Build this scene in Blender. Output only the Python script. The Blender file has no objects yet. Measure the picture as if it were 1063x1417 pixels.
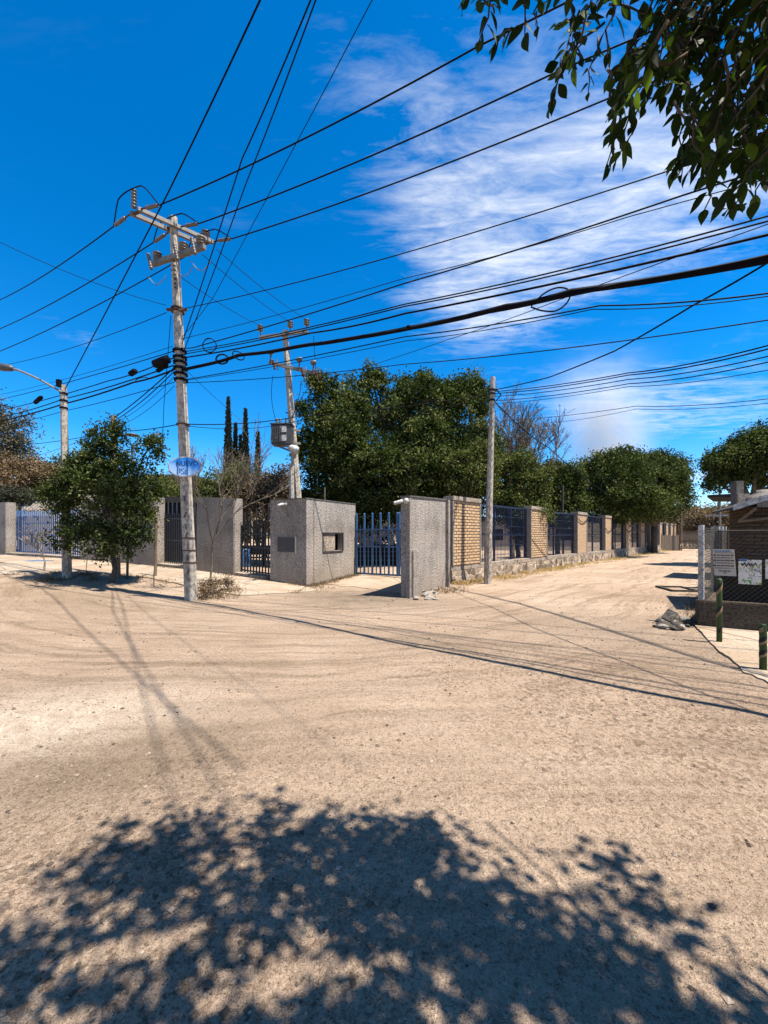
import bpy, bmesh, math, random
import numpy as np
from mathutils import Vector, Matrix, Euler, noise as mnoise

# ------------------------------------------------------------------ camera, sky, sun, exposure
scene = bpy.context.scene
C = scene.collection
EYE = 1.55            # eye height in metres
FOC = 560.0           # focal length in pixels of the 1063 x 1417 photograph
HX, HY = 531.5, 740.0 # principal column, horizon row
cam_d = bpy.data.cameras.new('camera')
cam_d.sensor_fit = 'AUTO'; cam_d.sensor_width = 36.0
cam_d.lens = FOC / 1417.0 * 36.0
cam_d.shift_y = (HY - 708.5) / 1417.0
cam_d.clip_start = 0.05; cam_d.clip_end = 3000
cam = bpy.data.objects.new('camera', cam_d); C.objects.link(cam)
cam.location = (0, 0, EYE); cam.rotation_euler = (math.radians(90), 0, 0)
scene.camera = cam

SUN_EL = math.radians(66.0)
SUN_H = Vector((0.905, -0.425)).normalized()          # horizontal direction towards the sun
SUN_DIR = Vector((SUN_H.x*math.cos(SUN_EL), SUN_H.y*math.cos(SUN_EL), math.sin(SUN_EL)))
sun_d = bpy.data.lights.new('sun', 'SUN'); sun_d.energy = 5.0; sun_d.angle = math.radians(0.53)
sun_d.color = (1.0, 0.93, 0.83)
sun = bpy.data.objects.new('sun', sun_d); C.objects.link(sun)
sun.rotation_euler = SUN_DIR.to_track_quat('Z', 'Y').to_euler(); sun.location = (20, -10, 40)

world = bpy.data.worlds.new('World'); scene.world = world; world.use_nodes = True
def build_world():
    nt = world.node_tree; N = nt.nodes; L = nt.links
    N.clear()
    out = N.new('ShaderNodeOutputWorld'); bg = N.new('ShaderNodeBackground')
    sky = N.new('ShaderNodeTexSky'); sky.sky_type = 'NISHITA'; sky.sun_disc = False
    sky.sun_elevation = SUN_EL; sky.sun_rotation = math.atan2(SUN_H.x, SUN_H.y)
    sky.air_density = 1.0; sky.dust_density = 0.25; sky.ozone_density = 2.5; sky.altitude = 1900
    hs = N.new('ShaderNodeHueSaturation'); hs.inputs['Hue'].default_value = 0.500
    hs.inputs['Saturation'].default_value = 1.55; hs.inputs['Value'].default_value = 1.85
    L.new(sky.outputs[0], hs.inputs['Color'])
    def math_(op, a, b=None, c=None, clamp=False):
        n = N.new('ShaderNodeMath'); n.operation = op; n.use_clamp = clamp
        for i, v in enumerate((a, b, c)):
            if v is None: continue
            if isinstance(v, (int, float)): n.inputs[i].default_value = v
            else: L.new(v, n.inputs[i])
        return n.outputs[0]
    tc = N.new('ShaderNodeTexCoord'); sp = N.new('ShaderNodeSeparateXYZ'); L.new(tc.outputs['Generated'], sp.inputs[0])
    zz = math_('MAXIMUM', sp.outputs['Z'], 0.03)
    X = math_('DIVIDE', sp.outputs['X'], zz); Y = math_('DIVIDE', sp.outputs['Y'], zz)   # a flat cloud layer overhead
    cb = N.new('ShaderNodeCombineXYZ'); L.new(X, cb.inputs[0]); L.new(Y, cb.inputs[1])
    def noise(scale, detail, rough, rot, sc, dist=0.0, off=(0,0,0)):
        mp = N.new('ShaderNodeMapping'); L.new(cb.outputs[0], mp.inputs['Vector'])
        mp.inputs['Rotation'].default_value = (0, 0, math.radians(rot)); mp.inputs['Scale'].default_value = sc
        mp.inputs['Location'].default_value = off
        n = N.new('ShaderNodeTexNoise'); n.inputs['Scale'].default_value = scale; n.inputs['Detail'].default_value = detail
        n.inputs['Roughness'].default_value = rough; n.inputs['Distortion'].default_value = dist
        L.new(mp.outputs[0], n.inputs['Vector']); return n.outputs['Fac']
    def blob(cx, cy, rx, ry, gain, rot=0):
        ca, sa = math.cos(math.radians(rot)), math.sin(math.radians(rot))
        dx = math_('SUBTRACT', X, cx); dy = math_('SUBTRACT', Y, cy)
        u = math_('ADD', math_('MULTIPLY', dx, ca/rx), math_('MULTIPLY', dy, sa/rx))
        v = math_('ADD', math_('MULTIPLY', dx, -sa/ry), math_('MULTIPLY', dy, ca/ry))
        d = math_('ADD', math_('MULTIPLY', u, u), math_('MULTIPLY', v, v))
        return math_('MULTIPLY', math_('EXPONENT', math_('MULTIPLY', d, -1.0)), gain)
    streak = noise(3.6, 11, 0.64, 34, (0.70, 1.8, 1), 0.55)
    fine = noise(13.0, 9, 0.68, 48, (0.6, 1.7, 1), 0.8, (3.1, 0.4, 0))
    tex = math_('ADD', math_('MULTIPLY', streak, 0.68), math_('MULTIPLY', fine, 0.32))
    m = blob(0.60, 1.28, 0.36, 0.40, 1.0, 25)
    for a in ((0.34, 0.84, 0.30, 0.16, 0.34, 20), (0.95, 1.30, 0.40, 0.34, 0.80, 0), (0.0, 0.90, 0.22, 0.10, 0.26, 20), (0.55, 1.62, 0.28, 0.26, 0.75, 0), (0.20, 1.32, 0.26, 0.26, 0.62, 0), (0.04, 1.05, 0.22, 0.16, 0.42, 0), (0.50, 1.95, 0.34, 0.30, 0.72, 0), (0.15, 1.7, 0.2, 0.12, 0.30, 0), (2.2, 3.6, 1.6, 0.9, 0.35, 10), (0.3, -1.6, 1.6, 1.3, 0.95, 0), (0.1, -0.1, 0.5, 0.42, 0.8, 0), (-3, -2, 2, 2, .6, 0),  # blobs overhead and behind the camera: unseen clouds, added to neutralise blue shade
              (2.7, 3.3, 1.5, 0.9, 0.42, 20), (1.7, 2.7, 1.0, 0.6, 0.30, 0), (-1.52, 2.02, 0.16, 0.20, 0.42, 0),
              (-0.55, 1.30, 0.14, 0.06, 0.22, 0), (6.0, 7.2, 3.0, 0.8, 0.75, 0), (4.0, 6.6, 2.2, 0.5, 0.55, 0), (-1.2, 2.7, 0.5, 0.12, 0.25, 0)):
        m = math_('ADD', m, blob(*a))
    m = math_('MINIMUM', m, 1.0)
    raw = math_('ADD', m, math_('MULTIPLY', math_('SUBTRACT', tex, 0.5), 4.0))
    dens = math_('MULTIPLY', math_('SUBTRACT', raw, 0.28), 0.72, clamp=True)
    dens = math_('MULTIPLY', dens, math_('MULTIPLY', m, 1.15, clamp=True), clamp=True)
    dens = math_('MULTIPLY', math_('POWER', dens, 1.15), 0.95)
    up = math_('MULTIPLY', math_('SUBTRACT', sp.outputs['Z'], 0.01), 30.0, clamp=True)
    dens = math_('MULTIPLY', dens, up)
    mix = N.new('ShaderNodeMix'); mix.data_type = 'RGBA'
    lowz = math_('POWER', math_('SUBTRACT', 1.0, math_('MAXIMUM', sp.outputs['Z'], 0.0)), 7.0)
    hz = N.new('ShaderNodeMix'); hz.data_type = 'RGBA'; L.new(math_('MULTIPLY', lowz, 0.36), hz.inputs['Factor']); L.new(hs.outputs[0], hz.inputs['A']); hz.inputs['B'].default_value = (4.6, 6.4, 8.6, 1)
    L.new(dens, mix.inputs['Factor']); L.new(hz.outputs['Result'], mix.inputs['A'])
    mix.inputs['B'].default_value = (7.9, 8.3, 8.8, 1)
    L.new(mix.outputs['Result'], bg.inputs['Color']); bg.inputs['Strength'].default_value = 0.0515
    L.new(bg.outputs[0], out.inputs['Surface'])
build_world()
vs = scene.view_settings
vs.view_transform = 'Standard'; vs.look = 'None'; vs.exposure = 1.39; vs.gamma = 1.0; vs.use_curve_mapping = False

# ------------------------------------------------------------------ helpers
R = random.Random(7)
NP = np.random.default_rng(11)
def S(t):
    t = min(1.0, max(0.0, t)); return t*t*(3-2*t)
def G(x, y):                                             # ground height
    g = 0.6*(1-math.exp(-max(0.0, -x-2.5)/6.0))*S((y-6)/8.0)
    g += 0.145*math.exp(-((x+0.2)/1.7)**2)*S((y-11.3)/2.6)
    return g
def Wp(px, py, d): return Vector(((px-HX)/FOC*d, d, EYE+(HY-py)/FOC*d))
def gp(px, py):                                          # the ground point seen at a pixel
    d = EYE*FOC/(py-HY)
    for _ in range(30):
        x = (px-HX)/FOC*d; d = (EYE-G(x, d))*FOC/(py-HY)
    x = (px-HX)/FOC*d
    return Vector((x, d, G(x, d)))
def online(px, A, D):                                    # distance along a plan line where it crosses a pixel column
    r = (px-HX)/FOC
    return (r*A[1]-A[0])/(D[0]-r*D[1])

class MB:
    def __init__(s): s.v = []; s.f = []
    def add(s, vs, fs):
        o = len(s.v); s.v += [tuple(v) for v in vs]; s.f += [tuple(i+o for i in f) for f in fs]; return s
    def box(s, c, size, rot=None):
        hx, hy, hz = size[0]/2, size[1]/2, size[2]/2
        vs = [Vector((x, y, z)) for x in (-hx, hx) for y in (-hy, hy) for z in (-hz, hz)]
        if rot is not None: vs = [rot @ v for v in vs]
        c = Vector(c)
        return s.add([v+c for v in vs], [(0,1,3,2),(4,6,7,5),(0,4,5,1),(2,3,7,6),(0,2,6,4),(1,5,7,3)])
    def b2(s, x0, x1, y0, y1, z0, z1): return s.box(((x0+x1)/2,(y0+y1)/2,(z0+z1)/2), (abs(x1-x0),abs(y1-y0),abs(z1-z0)))
    def hexa(s, x0, x1, y0, y1, zb0, zb1, zt0, zt1):     # box with sloping bottom and top along x
        vs = [(x0,y0,zb0),(x0,y0,zt0),(x0,y1,zb0),(x0,y1,zt0),(x1,y0,zb1),(x1,y0,zt1),(x1,y1,zb1),(x1,y1,zt1)]
        return s.add(vs, [(0,1,3,2),(4,6,7,5),(0,4,5,1),(2,3,7,6),(0,2,6,4),(1,5,7,3)])
    def bar(s, a, b, w, h):
        a = Vector(a); b = Vector(b); d = b-a
        q = d.to_track_quat('X', 'Z').to_matrix()
        return s.box((a+b)/2, (d.length, w, h), q)
    def tube(s, pts, rad, n=6, cap=True):
        pts = [Vector(p) for p in pts]
        if isinstance(rad, (int, float)): rad = [rad]*len(pts)
        T = (pts[1]-pts[0]).normalized()
        u = T.orthogonal().normalized(); o = len(s.v)
        for i, p in enumerate(pts):
            t = (pts[min(i+1, len(pts)-1)]-pts[max(i-1, 0)])
            if t.length > 1e-9: t.normalize()
            else: t = T
            u = (u-t*u.dot(t)); u = u.normalized() if u.length > 1e-6 else t.orthogonal().normalized()
            w = t.cross(u)
            for k in range(n):
                a = 2*math.pi*k/n
                s.v.append(tuple(p+(u*math.cos(a)+w*math.sin(a))*rad[i]))
        for i in range(len(pts)-1):
            for k in range(n):
                a = o+i*n+k; b = o+i*n+(k+1) % n
                s.f.append((a, b, b+n, a+n))
        if cap:
            s.f.append(tuple(o+k for k in reversed(range(n)))); e = o+(len(pts)-1)*n
            s.f.append(tuple(e+k for k in range(n)))
        return s
    def lathe(s, prof, c=(0,0,0), axis=None, n=12):      # prof: (radius, height)
        q = Matrix.Identity(3) if axis is None else Vector((0,0,1)).rotation_difference(Vector(axis)).to_matrix()
        c = Vector(c); o = len(s.v)
        for r, z in prof:
            for k in range(n):
                a = 2*math.pi*k/n; s.v.append(tuple(c+q@Vector((r*math.cos(a), r*math.sin(a), z))))
        for i in range(len(prof)-1):
            for k in range(n):
                a = o+i*n+k; b = o+i*n+(k+1) % n; s.f.append((a, b, b+n, a+n))
        s.f.append(tuple(o+k for k in reversed(range(n)))); e = o+(len(prof)-1)*n
        s.f.append(tuple(e+k for k in range(n)))
        return s
    def build(s, name, m, parent=None, smooth=False, bevel=0.0):
        me = bpy.data.meshes.new(name); me.from_pydata(s.v, [], s.f); me.update()
        if bevel > 0:
            bm = bmesh.new(); bm.from_mesh(me)
            ed = [e for e in bm.edges if len(e.link_faces) == 2 and e.calc_face_angle(0) > 0.6]
            bmesh.ops.bevel(bm, geom=ed, offset=bevel, segments=2, affect='EDGES', clamp_overlap=True)
            bm.to_mesh(me); bm.free()
        me.materials.append(m)
        if smooth: me.polygons.foreach_set('use_smooth', [True]*len(me.polygons))
        o = bpy.data.objects.new(name, me); C.objects.link(o)
        if parent is not None: o.parent = parent
        return o
def tag(o, label=None, cat=None, group=None, kind=None):
    if label: o['label'] = label
    if cat: o['category'] = cat
    if group: o['group'] = group
    if kind: o['kind'] = kind
    return o
def thing(name, label, cat, loc=(0,0,0), rz=0.0, group=None):
    o = bpy.data.objects.new(name, None); C.objects.link(o); o.location = loc; o.rotation_euler = (0, 0, rz)
    o.empty_display_size = 0.2
    return tag(o, label, cat, group)
def dup(root, loc=None, rz=None, label=None):
    def cp(o, p):
        c = o.copy(); C.objects.link(c)
        if p is not None: c.parent = p
        for ch in list(o.children): cp(ch, c)
        return c
    r = cp(root, None)
    if loc is not None: r.location = loc
    if rz is not None: r.rotation_euler = (0, 0, rz)
    if label: r['label'] = label
    return r

# ------------------------------------------------------------------ materials
def lin(r, g, b):
    f = lambda c: (c/255)/12.92 if c/255 <= .04045 else ((c/255+.055)/1.055)**2.4
    return (f(r), f(g), f(b), 1)
def newmat(name):
    m = bpy.data.materials.new(name); m.use_nodes = True
    return m, m.node_tree.nodes, m.node_tree.links, m.node_tree.nodes['Principled BSDF']
def ramp(N, pts):
    r = N.new('ShaderNodeValToRGB'); e = r.color_ramp.elements
    while len(e) < len(pts): e.new(0.5)
    for i, (p, c) in enumerate(pts): e[i].position = p; e[i].color = c if len(c) == 4 else (*c, 1)
    return r
def tex_noise(N, L, vec, scale, detail=5, rough=0.6, dist=0):
    n = N.new('ShaderNodeTexNoise'); n.inputs['Scale'].default_value = scale; n.inputs['Detail'].default_value = detail
    n.inputs['Roughness'].default_value = rough; n.inputs['Distortion'].default_value = dist
    if vec is not None: L.new(vec, n.inputs['Vector'])
    return n.outputs['Fac']
def mixc(N, L, f, a, b, blend='MIX'):
    m = N.new('ShaderNodeMix'); m.data_type = 'RGBA'; m.blend_type = blend
    for k, v in (('Factor', f), ('A', a), ('B', b)):
        if isinstance(v, (int, float)): m.inputs[k].default_value = v
        elif isinstance(v, tuple): m.inputs[k].default_value = v if len(v) == 4 else (*v, 1)
        else: L.new(v, m.inputs[k])
    return m.outputs['Result']
def bump(N, L, h, b, strength, dist, prev=None):
    n = N.new('ShaderNodeBump'); n.inputs['Strength'].default_value = strength; n.inputs['Distance'].default_value = dist
    L.new(h, n.inputs['Height'])
    if prev is not None: L.new(prev, n.inputs['Normal'])
    L.new(n.outputs[0], b.inputs['Normal']); return n.outputs[0]
ALB = 0.57
def pm(name, c1, c2, scale=4.0, rough=0.85, bs=None, bstr=0.4, bdist=0.01, metal=0.0, c3=None, fine=None, spec=0.3, stretch=None):
    m, N, L, b = newmat(name); kk = lambda c: tuple(x*ALB for x in c[:3]) if c else c
    c1, c2, c3 = kk(c1), kk(c2), kk(c3)
    tc = N.new('ShaderNodeTexCoord'); v = tc.outputs['Object']
    if stretch:
        mp = N.new('ShaderNodeMapping'); mp.inputs['Scale'].default_value = stretch; L.new(v, mp.inputs['Vector']); v = mp.outputs[0]
    f = tex_noise(N, L, v, scale, 6, 0.65)
    pts = [(0.32, c1), (0.68, c2)]
    if c3: pts = [(0.30, c1), (0.52, c2), (0.74, c3)]
    col = ramp(N, pts); L.new(f, col.inputs[0]); o = col.outputs[0]
    if fine:
        f2 = tex_noise(N, L, v, fine, 2, 0.5); r2 = ramp(N, [(0.36, (0.55,0.55,0.55)), (0.6, (1.08,1.08,1.08))]); L.new(f2, r2.inputs[0])
        o = mixc(N, L, 1.0, o, r2.outputs[0], 'MULTIPLY')
    L.new(o, b.inputs['Base Color'])
    b.inputs['Roughness'].default_value = rough; b.inputs['Metallic'].default_value = metal
    b.inputs['Specular IOR Level'].default_value = spec
    if bs: bump(N, L, tex_noise(N, L, v, bs, 4, 0.6), b, bstr, bdist)
    return m
def leafmat(name, c1, c2, c3, trans=0.25, rough=0.5, spec=0.35):
    m, N, L, b = newmat(name)
    at = N.new('ShaderNodeAttribute'); at.attribute_name = 'tint'
    col = ramp(N, [(0.0, c1), (0.55, c2), (1.0, c3)]); L.new(at.outputs['Fac'], col.inputs[0])
    L.new(col.outputs[0], b.inputs['Base Color']); b.inputs['Roughness'].default_value = rough
    b.inputs['Specular IOR Level'].default_value = spec
    if trans:
        t = N.new('ShaderNodeBsdfTranslucent'); L.new(mixc(N, L, 1.0, col.outputs[0], (1.5,1.7,0.6), 'MULTIPLY'), t.inputs['Color'])
        ms = N.new('ShaderNodeMixShader'); ms.inputs[0].default_value = trans
        L.new(b.outputs[0], ms.inputs[1]); L.new(t.outputs[0], ms.inputs[2])
        L.new(ms.outputs[0], N['Material Output'].inputs['Surface'])
    return m

M = {}
M['stucco'] = None
def stucco(name, base, dark, light):
    m, N, L, b = newmat(name)
    tc = N.new('ShaderNodeTexCoord'); v = tc.outputs['Object']
    vo = N.new('ShaderNodeTexVoronoi'); vo.inputs['Scale'].default_value = 26; L.new(v, vo.inputs['Vector'])
    n1 = tex_noise(N, L, v, 24, 4, 0.76); big = tex_noise(N, L, v, 0.9, 5, 0.6)
    col = ramp(N, [(0.36, dark), (0.47, base), (0.62, light)]); L.new(n1, col.inputs[0])
    st = ramp(N, [(0.30, (0.60,0.575,0.55)), (0.50, (1,1,1)), (0.70, (1.20,1.18,1.14))]); L.new(big, st.inputs[0])
    c = mixc(N, L, 1.0, col.outputs[0], st.outputs[0], 'MULTIPLY')
    # rain streaks and splash dirt low on the wall
    sp = N.new('ShaderNodeSeparateXYZ'); L.new(v, sp.inputs[0])
    mp = N.new('ShaderNodeMapping'); mp.inputs['Scale'].default_value = (5, 5, 0.35); L.new(v, mp.inputs['Vector'])
    sk = tex_noise(N, L, mp.outputs[0], 1.6, 4, 0.6); skr = ramp(N, [(0.38, (0.58,0.56,0.54)), (0.54, (1,1,1))]); L.new(sk, skr.inputs[0])
    c = mixc(N, L, 0.30, c, skr.outputs[0], 'MULTIPLY')
    lo = N.new('ShaderNodeMapRange'); lo.inputs['From Min'].default_value = 0.9; lo.inputs['From Max'].default_value = 0.0
    lo.inputs['To Max'].default_value = 0.85
    L.new(sp.outputs['Z'], lo.inputs['Value'])
    ml = N.new('ShaderNodeMath'); ml.operation = 'MULTIPLY'; L.new(lo.outputs[0], ml.inputs[0]); L.new(tex_noise(N, L, v, 2.3, 5, .65), ml.inputs[1])
    c = mixc(N, L, ml.outputs[0], c, (0.26,0.19,0.125))
    pn = tex_noise(N, L, v, 1.7, 2, .4); pr = ramp(N, [(0.60, (0,0,0)), (0.63, (1,1,1))]); L.new(pn, pr.inputs[0])
    pm_ = N.new('ShaderNodeMath'); pm_.operation = 'MULTIPLY'; pm_.inputs[1].default_value = .45; L.new(pr.outputs[0], pm_.inputs[0]); c = mixc(N, L, pm_.outputs[0], c, (0.30,0.25,0.20))
    L.new(mixc(N, L, 1.0, c, (.82,.81,.79), 'MULTIPLY'), b.inputs['Base Color']); b.inputs['Roughness'].default_value = 0.95; b.inputs['Specular IOR Level'].default_value = 0.15
    p = bump(N, L, n1, b, 0.9, 0.022)
    bump(N, L, vo.outputs['Distance'], b, 0.5, 0.018, p)
    return m
M['stucco'] = stucco('rough_grey_stucco', (0.30,0.268,0.240), (0.10,0.092,0.087), (0.46,0.418,0.378))
M['render'] = pm('pale_cement_render', (0.36,0.31,0.26), (0.50,0.43,0.36), 3, 0.9, 40, 0.5, 0.008, fine=30, spec=.15)
M['concrete'] = pm('pole_concrete', (0.42,0.36,0.295), (0.60,0.525,0.43), 2.2, 0.9, 45, 0.35, 0.005, c3=(0.72,0.635,0.53), fine=18, stretch=(1,1,.6), spec=.15)
M['grey_concrete'] = pm('old_grey_concrete', (0.15,0.135,0.12), (0.26,0.235,0.21), 3, 0.9, 40, 0.5, 0.008, fine=25, spec=.15)
M['coping'] = pm('coping_mortar', (0.38,0.31,0.24), (0.62,0.51,0.40), 4, 0.9, 30, 0.5, 0.01, fine=20, spec=.15)
M['paleblue'] = pm('faded_blue_paint', (0.07,0.19,0.44), (0.12,0.28,0.58), 6, .5)
M['blue'] = pm('blue_gate_paint', (0.045,0.14,0.31), (0.08,0.22,0.46), 6, 0.42, spec=.5)
M['dkblue'] = pm('dark_blue_paint', (0.005,0.013,0.045), (0.010,0.026,0.085), 5, 0.5, spec=.4)
M['black_iron'] = pm('dark_iron_bars', (0.02,0.025,0.035), (0.05,0.06,0.08), 6, 0.45, spec=.5)
M['cable'] = pm('black_cable_sheath', (0.004,0.004,0.008), (0.007,0.007,0.012), 5, 0.75, spec=.08)
M['alu'] = pm('weathered_conductor', (0.005,0.005,0.009), (0.009,0.009,0.014), 5, 0.75, spec=.08)
M['galv'] = pm('galvanised_steel', (0.20,0.19,0.175), (0.32,0.30,0.275), 12, 0.6, metal=.2)
M['wire_mesh'] = pm('dull_wire_mesh', (0.05,0.046,0.04), (0.10,0.09,0.08), 12, 0.7)
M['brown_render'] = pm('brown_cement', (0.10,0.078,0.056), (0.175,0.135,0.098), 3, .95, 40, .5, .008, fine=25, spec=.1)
M['rust'] = pm('rusty_steel', (0.08,0.045,0.03), (0.16,0.09,0.055), 9, 0.8, 30, .4, .004)
M['porc'] = pm('glazed_porcelain', (0.12,0.10,0.085), (0.20,0.17,0.15), 12, 0.35, spec=.4)
M['white'] = pm('white_paint', (0.62,0.60,0.56), (0.80,0.78,0.74), 5, 0.6, fine=14)
M['wood'] = pm('weathered_wood', (0.16,0.11,0.075), (0.36,0.27,0.18), 7, 0.9, 30, .6, .01, stretch=(4,4,.4), spec=.1)
M['wood2'] = pm('grey_timber', (0.20,0.16,0.12), (0.40,0.33,0.26), 7, 0.9, 30, .6, .01, stretch=(4,4,.4), spec=.1)
M['bark'] = pm('grey_brown_bark', (0.09,0.07,0.055), (0.20,0.16,0.125), 9, 0.95, 18, .7, .02, stretch=(2,2,.6), spec=.1)
M['palebark'] = pm('pale_bare_bark', (0.30,0.25,0.20), (0.50,0.43,0.36), 9, 0.9, spec=.1)
M['greytwig'] = pm('grey_olive_twigs', (0.13,0.11,0.085), (0.26,0.22,0.17), 9, .95, spec=.1)
M['twig'] = pm('dry_twigs', (0.12,0.085,0.06), (0.24,0.17,0.12), 9, 0.95, spec=.1)
M['rock'] = pm('pale_broken_rock', (0.34,0.29,0.24), (0.58,0.52,0.45), 9, 0.95, 40, .6, .01, fine=25, spec=.1)
M['tarmac'] = pm('broken_tarmac', (0.05,0.045,0.04), (0.22,0.19,0.16), 14, 0.95, 60, .6, .01, fine=40, spec=.1)
M['plaster'] = pm('house_plaster', (0.42,0.36,0.29), (0.58,0.51,0.43), 2, 0.9, 30, .3, .01, spec=.15)
M['whiteplaster'] = pm('white_plaster', (0.60,0.57,0.53), (0.74,0.71,0.67), 2, 0.9, 30, .3, .01, spec=.15)
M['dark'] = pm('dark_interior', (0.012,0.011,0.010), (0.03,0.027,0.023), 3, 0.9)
M['roofing'] = pm('dark_roof_edge', (0.03,0.026,0.022), (0.08,0.07,0.06), 4, 0.9)
M['tank'] = pm('transformer_grey', (0.055,0.055,0.06), (0.10,0.10,0.105), 9, 0.5, spec=.4)
M['leaf_ficus'] = leafmat('ficus_leaves', (0.013,0.023,0.007), (0.038,0.055,0.014), (0.125,0.130,0.050), .15, .75, .06)
M['leaf_olive'] = leafmat('olive_green_leaves', (0.026,0.038,0.011), (0.068,0.082,0.025), (0.165,0.155,0.066), .2, .8, .05)
M['leaf_dry'] = leafmat('dry_brown_foliage', (0.07,0.046,0.028), (0.13,0.09,0.055), (0.20,0.145,0.092), .15, .8, .1)
M['leaf_grey'] = leafmat('grey_casuarina_needles', (0.035,0.035,0.025), (0.085,0.075,0.05), (0.15,0.125,0.085), .1, .8, .1)
M['leaf_cyp'] = leafmat('cypress_foliage', (0.014,0.018,0.012), (0.030,0.034,0.022), (0.055,0.055,0.038), .05, .8, .1)
M['leaf_near'] = leafmat('glossy_ficus_leaves', (0.012,0.022,0.006), (0.024,0.040,0.010), (0.085,0.13,0.02), .36, .62, .08)
M['straw'] = leafmat('dry_straw', (0.22,0.14,0.065), (0.38,0.26,0.13), (0.55,0.42,0.25), .2, .8, .1)
def brickmat(name, c1, c2, mortar, bw=0.24, rh=0.075, ms=0.014):
    m, N, L, b = newmat(name)
    tc = N.new('ShaderNodeTexCoord'); sp = N.new('ShaderNodeSeparateXYZ'); L.new(tc.outputs['Object'], sp.inputs[0])
    ad = N.new('ShaderNodeMath'); ad.operation = 'ADD'; L.new(sp.outputs['X'], ad.inputs[0]); L.new(sp.outputs['Y'], ad.inputs[1])
    cb = N.new('ShaderNodeCombineXYZ'); L.new(ad.outputs[0], cb.inputs[0]); L.new(sp.outputs['Z'], cb.inputs[1])
    wob = N.new('ShaderNodeTexNoise'); wob.inputs['Scale'].default_value = 9; L.new(tc.outputs['Object'], wob.inputs['Vector'])
    vm = N.new('ShaderNodeVectorMath'); vm.operation = 'MULTIPLY_ADD'; L.new(wob.outputs['Color'], vm.inputs[0])
    vm.inputs[1].default_value = (0.02,0.02,0); L.new(cb.outputs[0], vm.inputs[2])
    br = N.new('ShaderNodeTexBrick'); L.new(vm.outputs[0], br.inputs['Vector']); br.inputs['Scale'].default_value = 1
    br.inputs['Brick Width'].default_value = bw; br.inputs['Row Height'].default_value = rh; br.inputs['Mortar Size'].default_value = ms
    br.inputs['Color1'].default_value = (*c1, 1); br.inputs['Color2'].default_value = (*c2, 1); br.inputs['Mortar'].default_value = (*mortar, 1)
    br.inputs['Mortar Smooth'].default_value = .3
    f = tex_noise(N, L, tc.outputs['Object'], 14, 5, .7); r = ramp(N, [(0.3, (0.55,0.52,0.5)), (0.55, (1,1,1)), (.8, (1.15,1.12,1.1))]); L.new(f, r.inputs[0])
    c = mixc(N, L, 1.0, br.outputs['Color'], r.outputs[0], 'MULTIPLY')
    L.new(mixc(N, L, 1.0, c, (.85,.84,.83), 'MULTIPLY'), b.inputs['Base Color']); b.inputs['Roughness'].default_value = .95; b.inputs['Specular IOR Level'].default_value = .1
    inv = N.new('ShaderNodeMath'); inv.operation = 'SUBTRACT'; inv.inputs[0].default_value = 1; L.new(br.outputs['Fac'], inv.inputs[1])
    p = bump(N, L, inv.outputs[0], b, 1.0, 0.02); bump(N, L, f, b, .5, .01, p)
    return m
M['brick'] = brickmat('tan_clay_brick', (0.62,0.43,0.25), (0.50,0.335,0.19), (0.12,0.09,0.068), .27, .098, .017)
M['brick_small'] = brickmat('orange_tan_brick', (0.58,0.39,0.23), (0.48,0.31,0.175), (0.40,0.31,0.22))
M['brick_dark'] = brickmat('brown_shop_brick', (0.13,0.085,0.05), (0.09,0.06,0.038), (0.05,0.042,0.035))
def stonemat(name, c1, c2, mortar, scale=5.0):
    m, N, L, b = newmat(name)
    tc = N.new('ShaderNodeTexCoord'); v = tc.outputs['Object']
    d = N.new('ShaderNodeTexVoronoi'); d.feature = 'DISTANCE_TO_EDGE'; d.inputs['Scale'].default_value = scale; L.new(v, d.inputs['Vector'])
    ce = N.new('ShaderNodeTexVoronoi'); ce.inputs['Scale'].default_value = scale; L.new(v, ce.inputs['Vector'])
    bw = N.new('ShaderNodeRGBToBW'); L.new(ce.outputs['Color'], bw.inputs[0])
    rc = ramp(N, [(0.2, c1), (0.8, c2)]); L.new(bw.outputs[0], rc.inputs[0])
    e = ramp(N, [(0.02, (0,0,0)), (0.07, (1,1,1))]); L.new(d.outputs['Distance'], e.inputs[0])
    c = mixc(N, L, e.outputs[0], mortar, rc.outputs[0])
    f = tex_noise(N, L, v, 20, 5, .7); r = ramp(N, [(0.3, (0.6,0.58,0.56)), (0.6, (1.1,1.1,1.1))]); L.new(f, r.inputs[0])
    L.new(mixc(N, L, 1.0, c, r.outputs[0], 'MULTIPLY'), b.inputs['Base Color'])
    b.inputs['Roughness'].default_value = .95; b.inputs['Specular IOR Level'].default_value = .1
    p = bump(N, L, e.outputs[0], b, 1.0, .03); bump(N, L, f, b, .6, .015, p)
    return m
M['stone'] = stonemat('rubble_stone', (0.085,0.062,0.045), (0.41,0.32,0.235), (0.43,0.345,0.26), 4.6)
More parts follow.
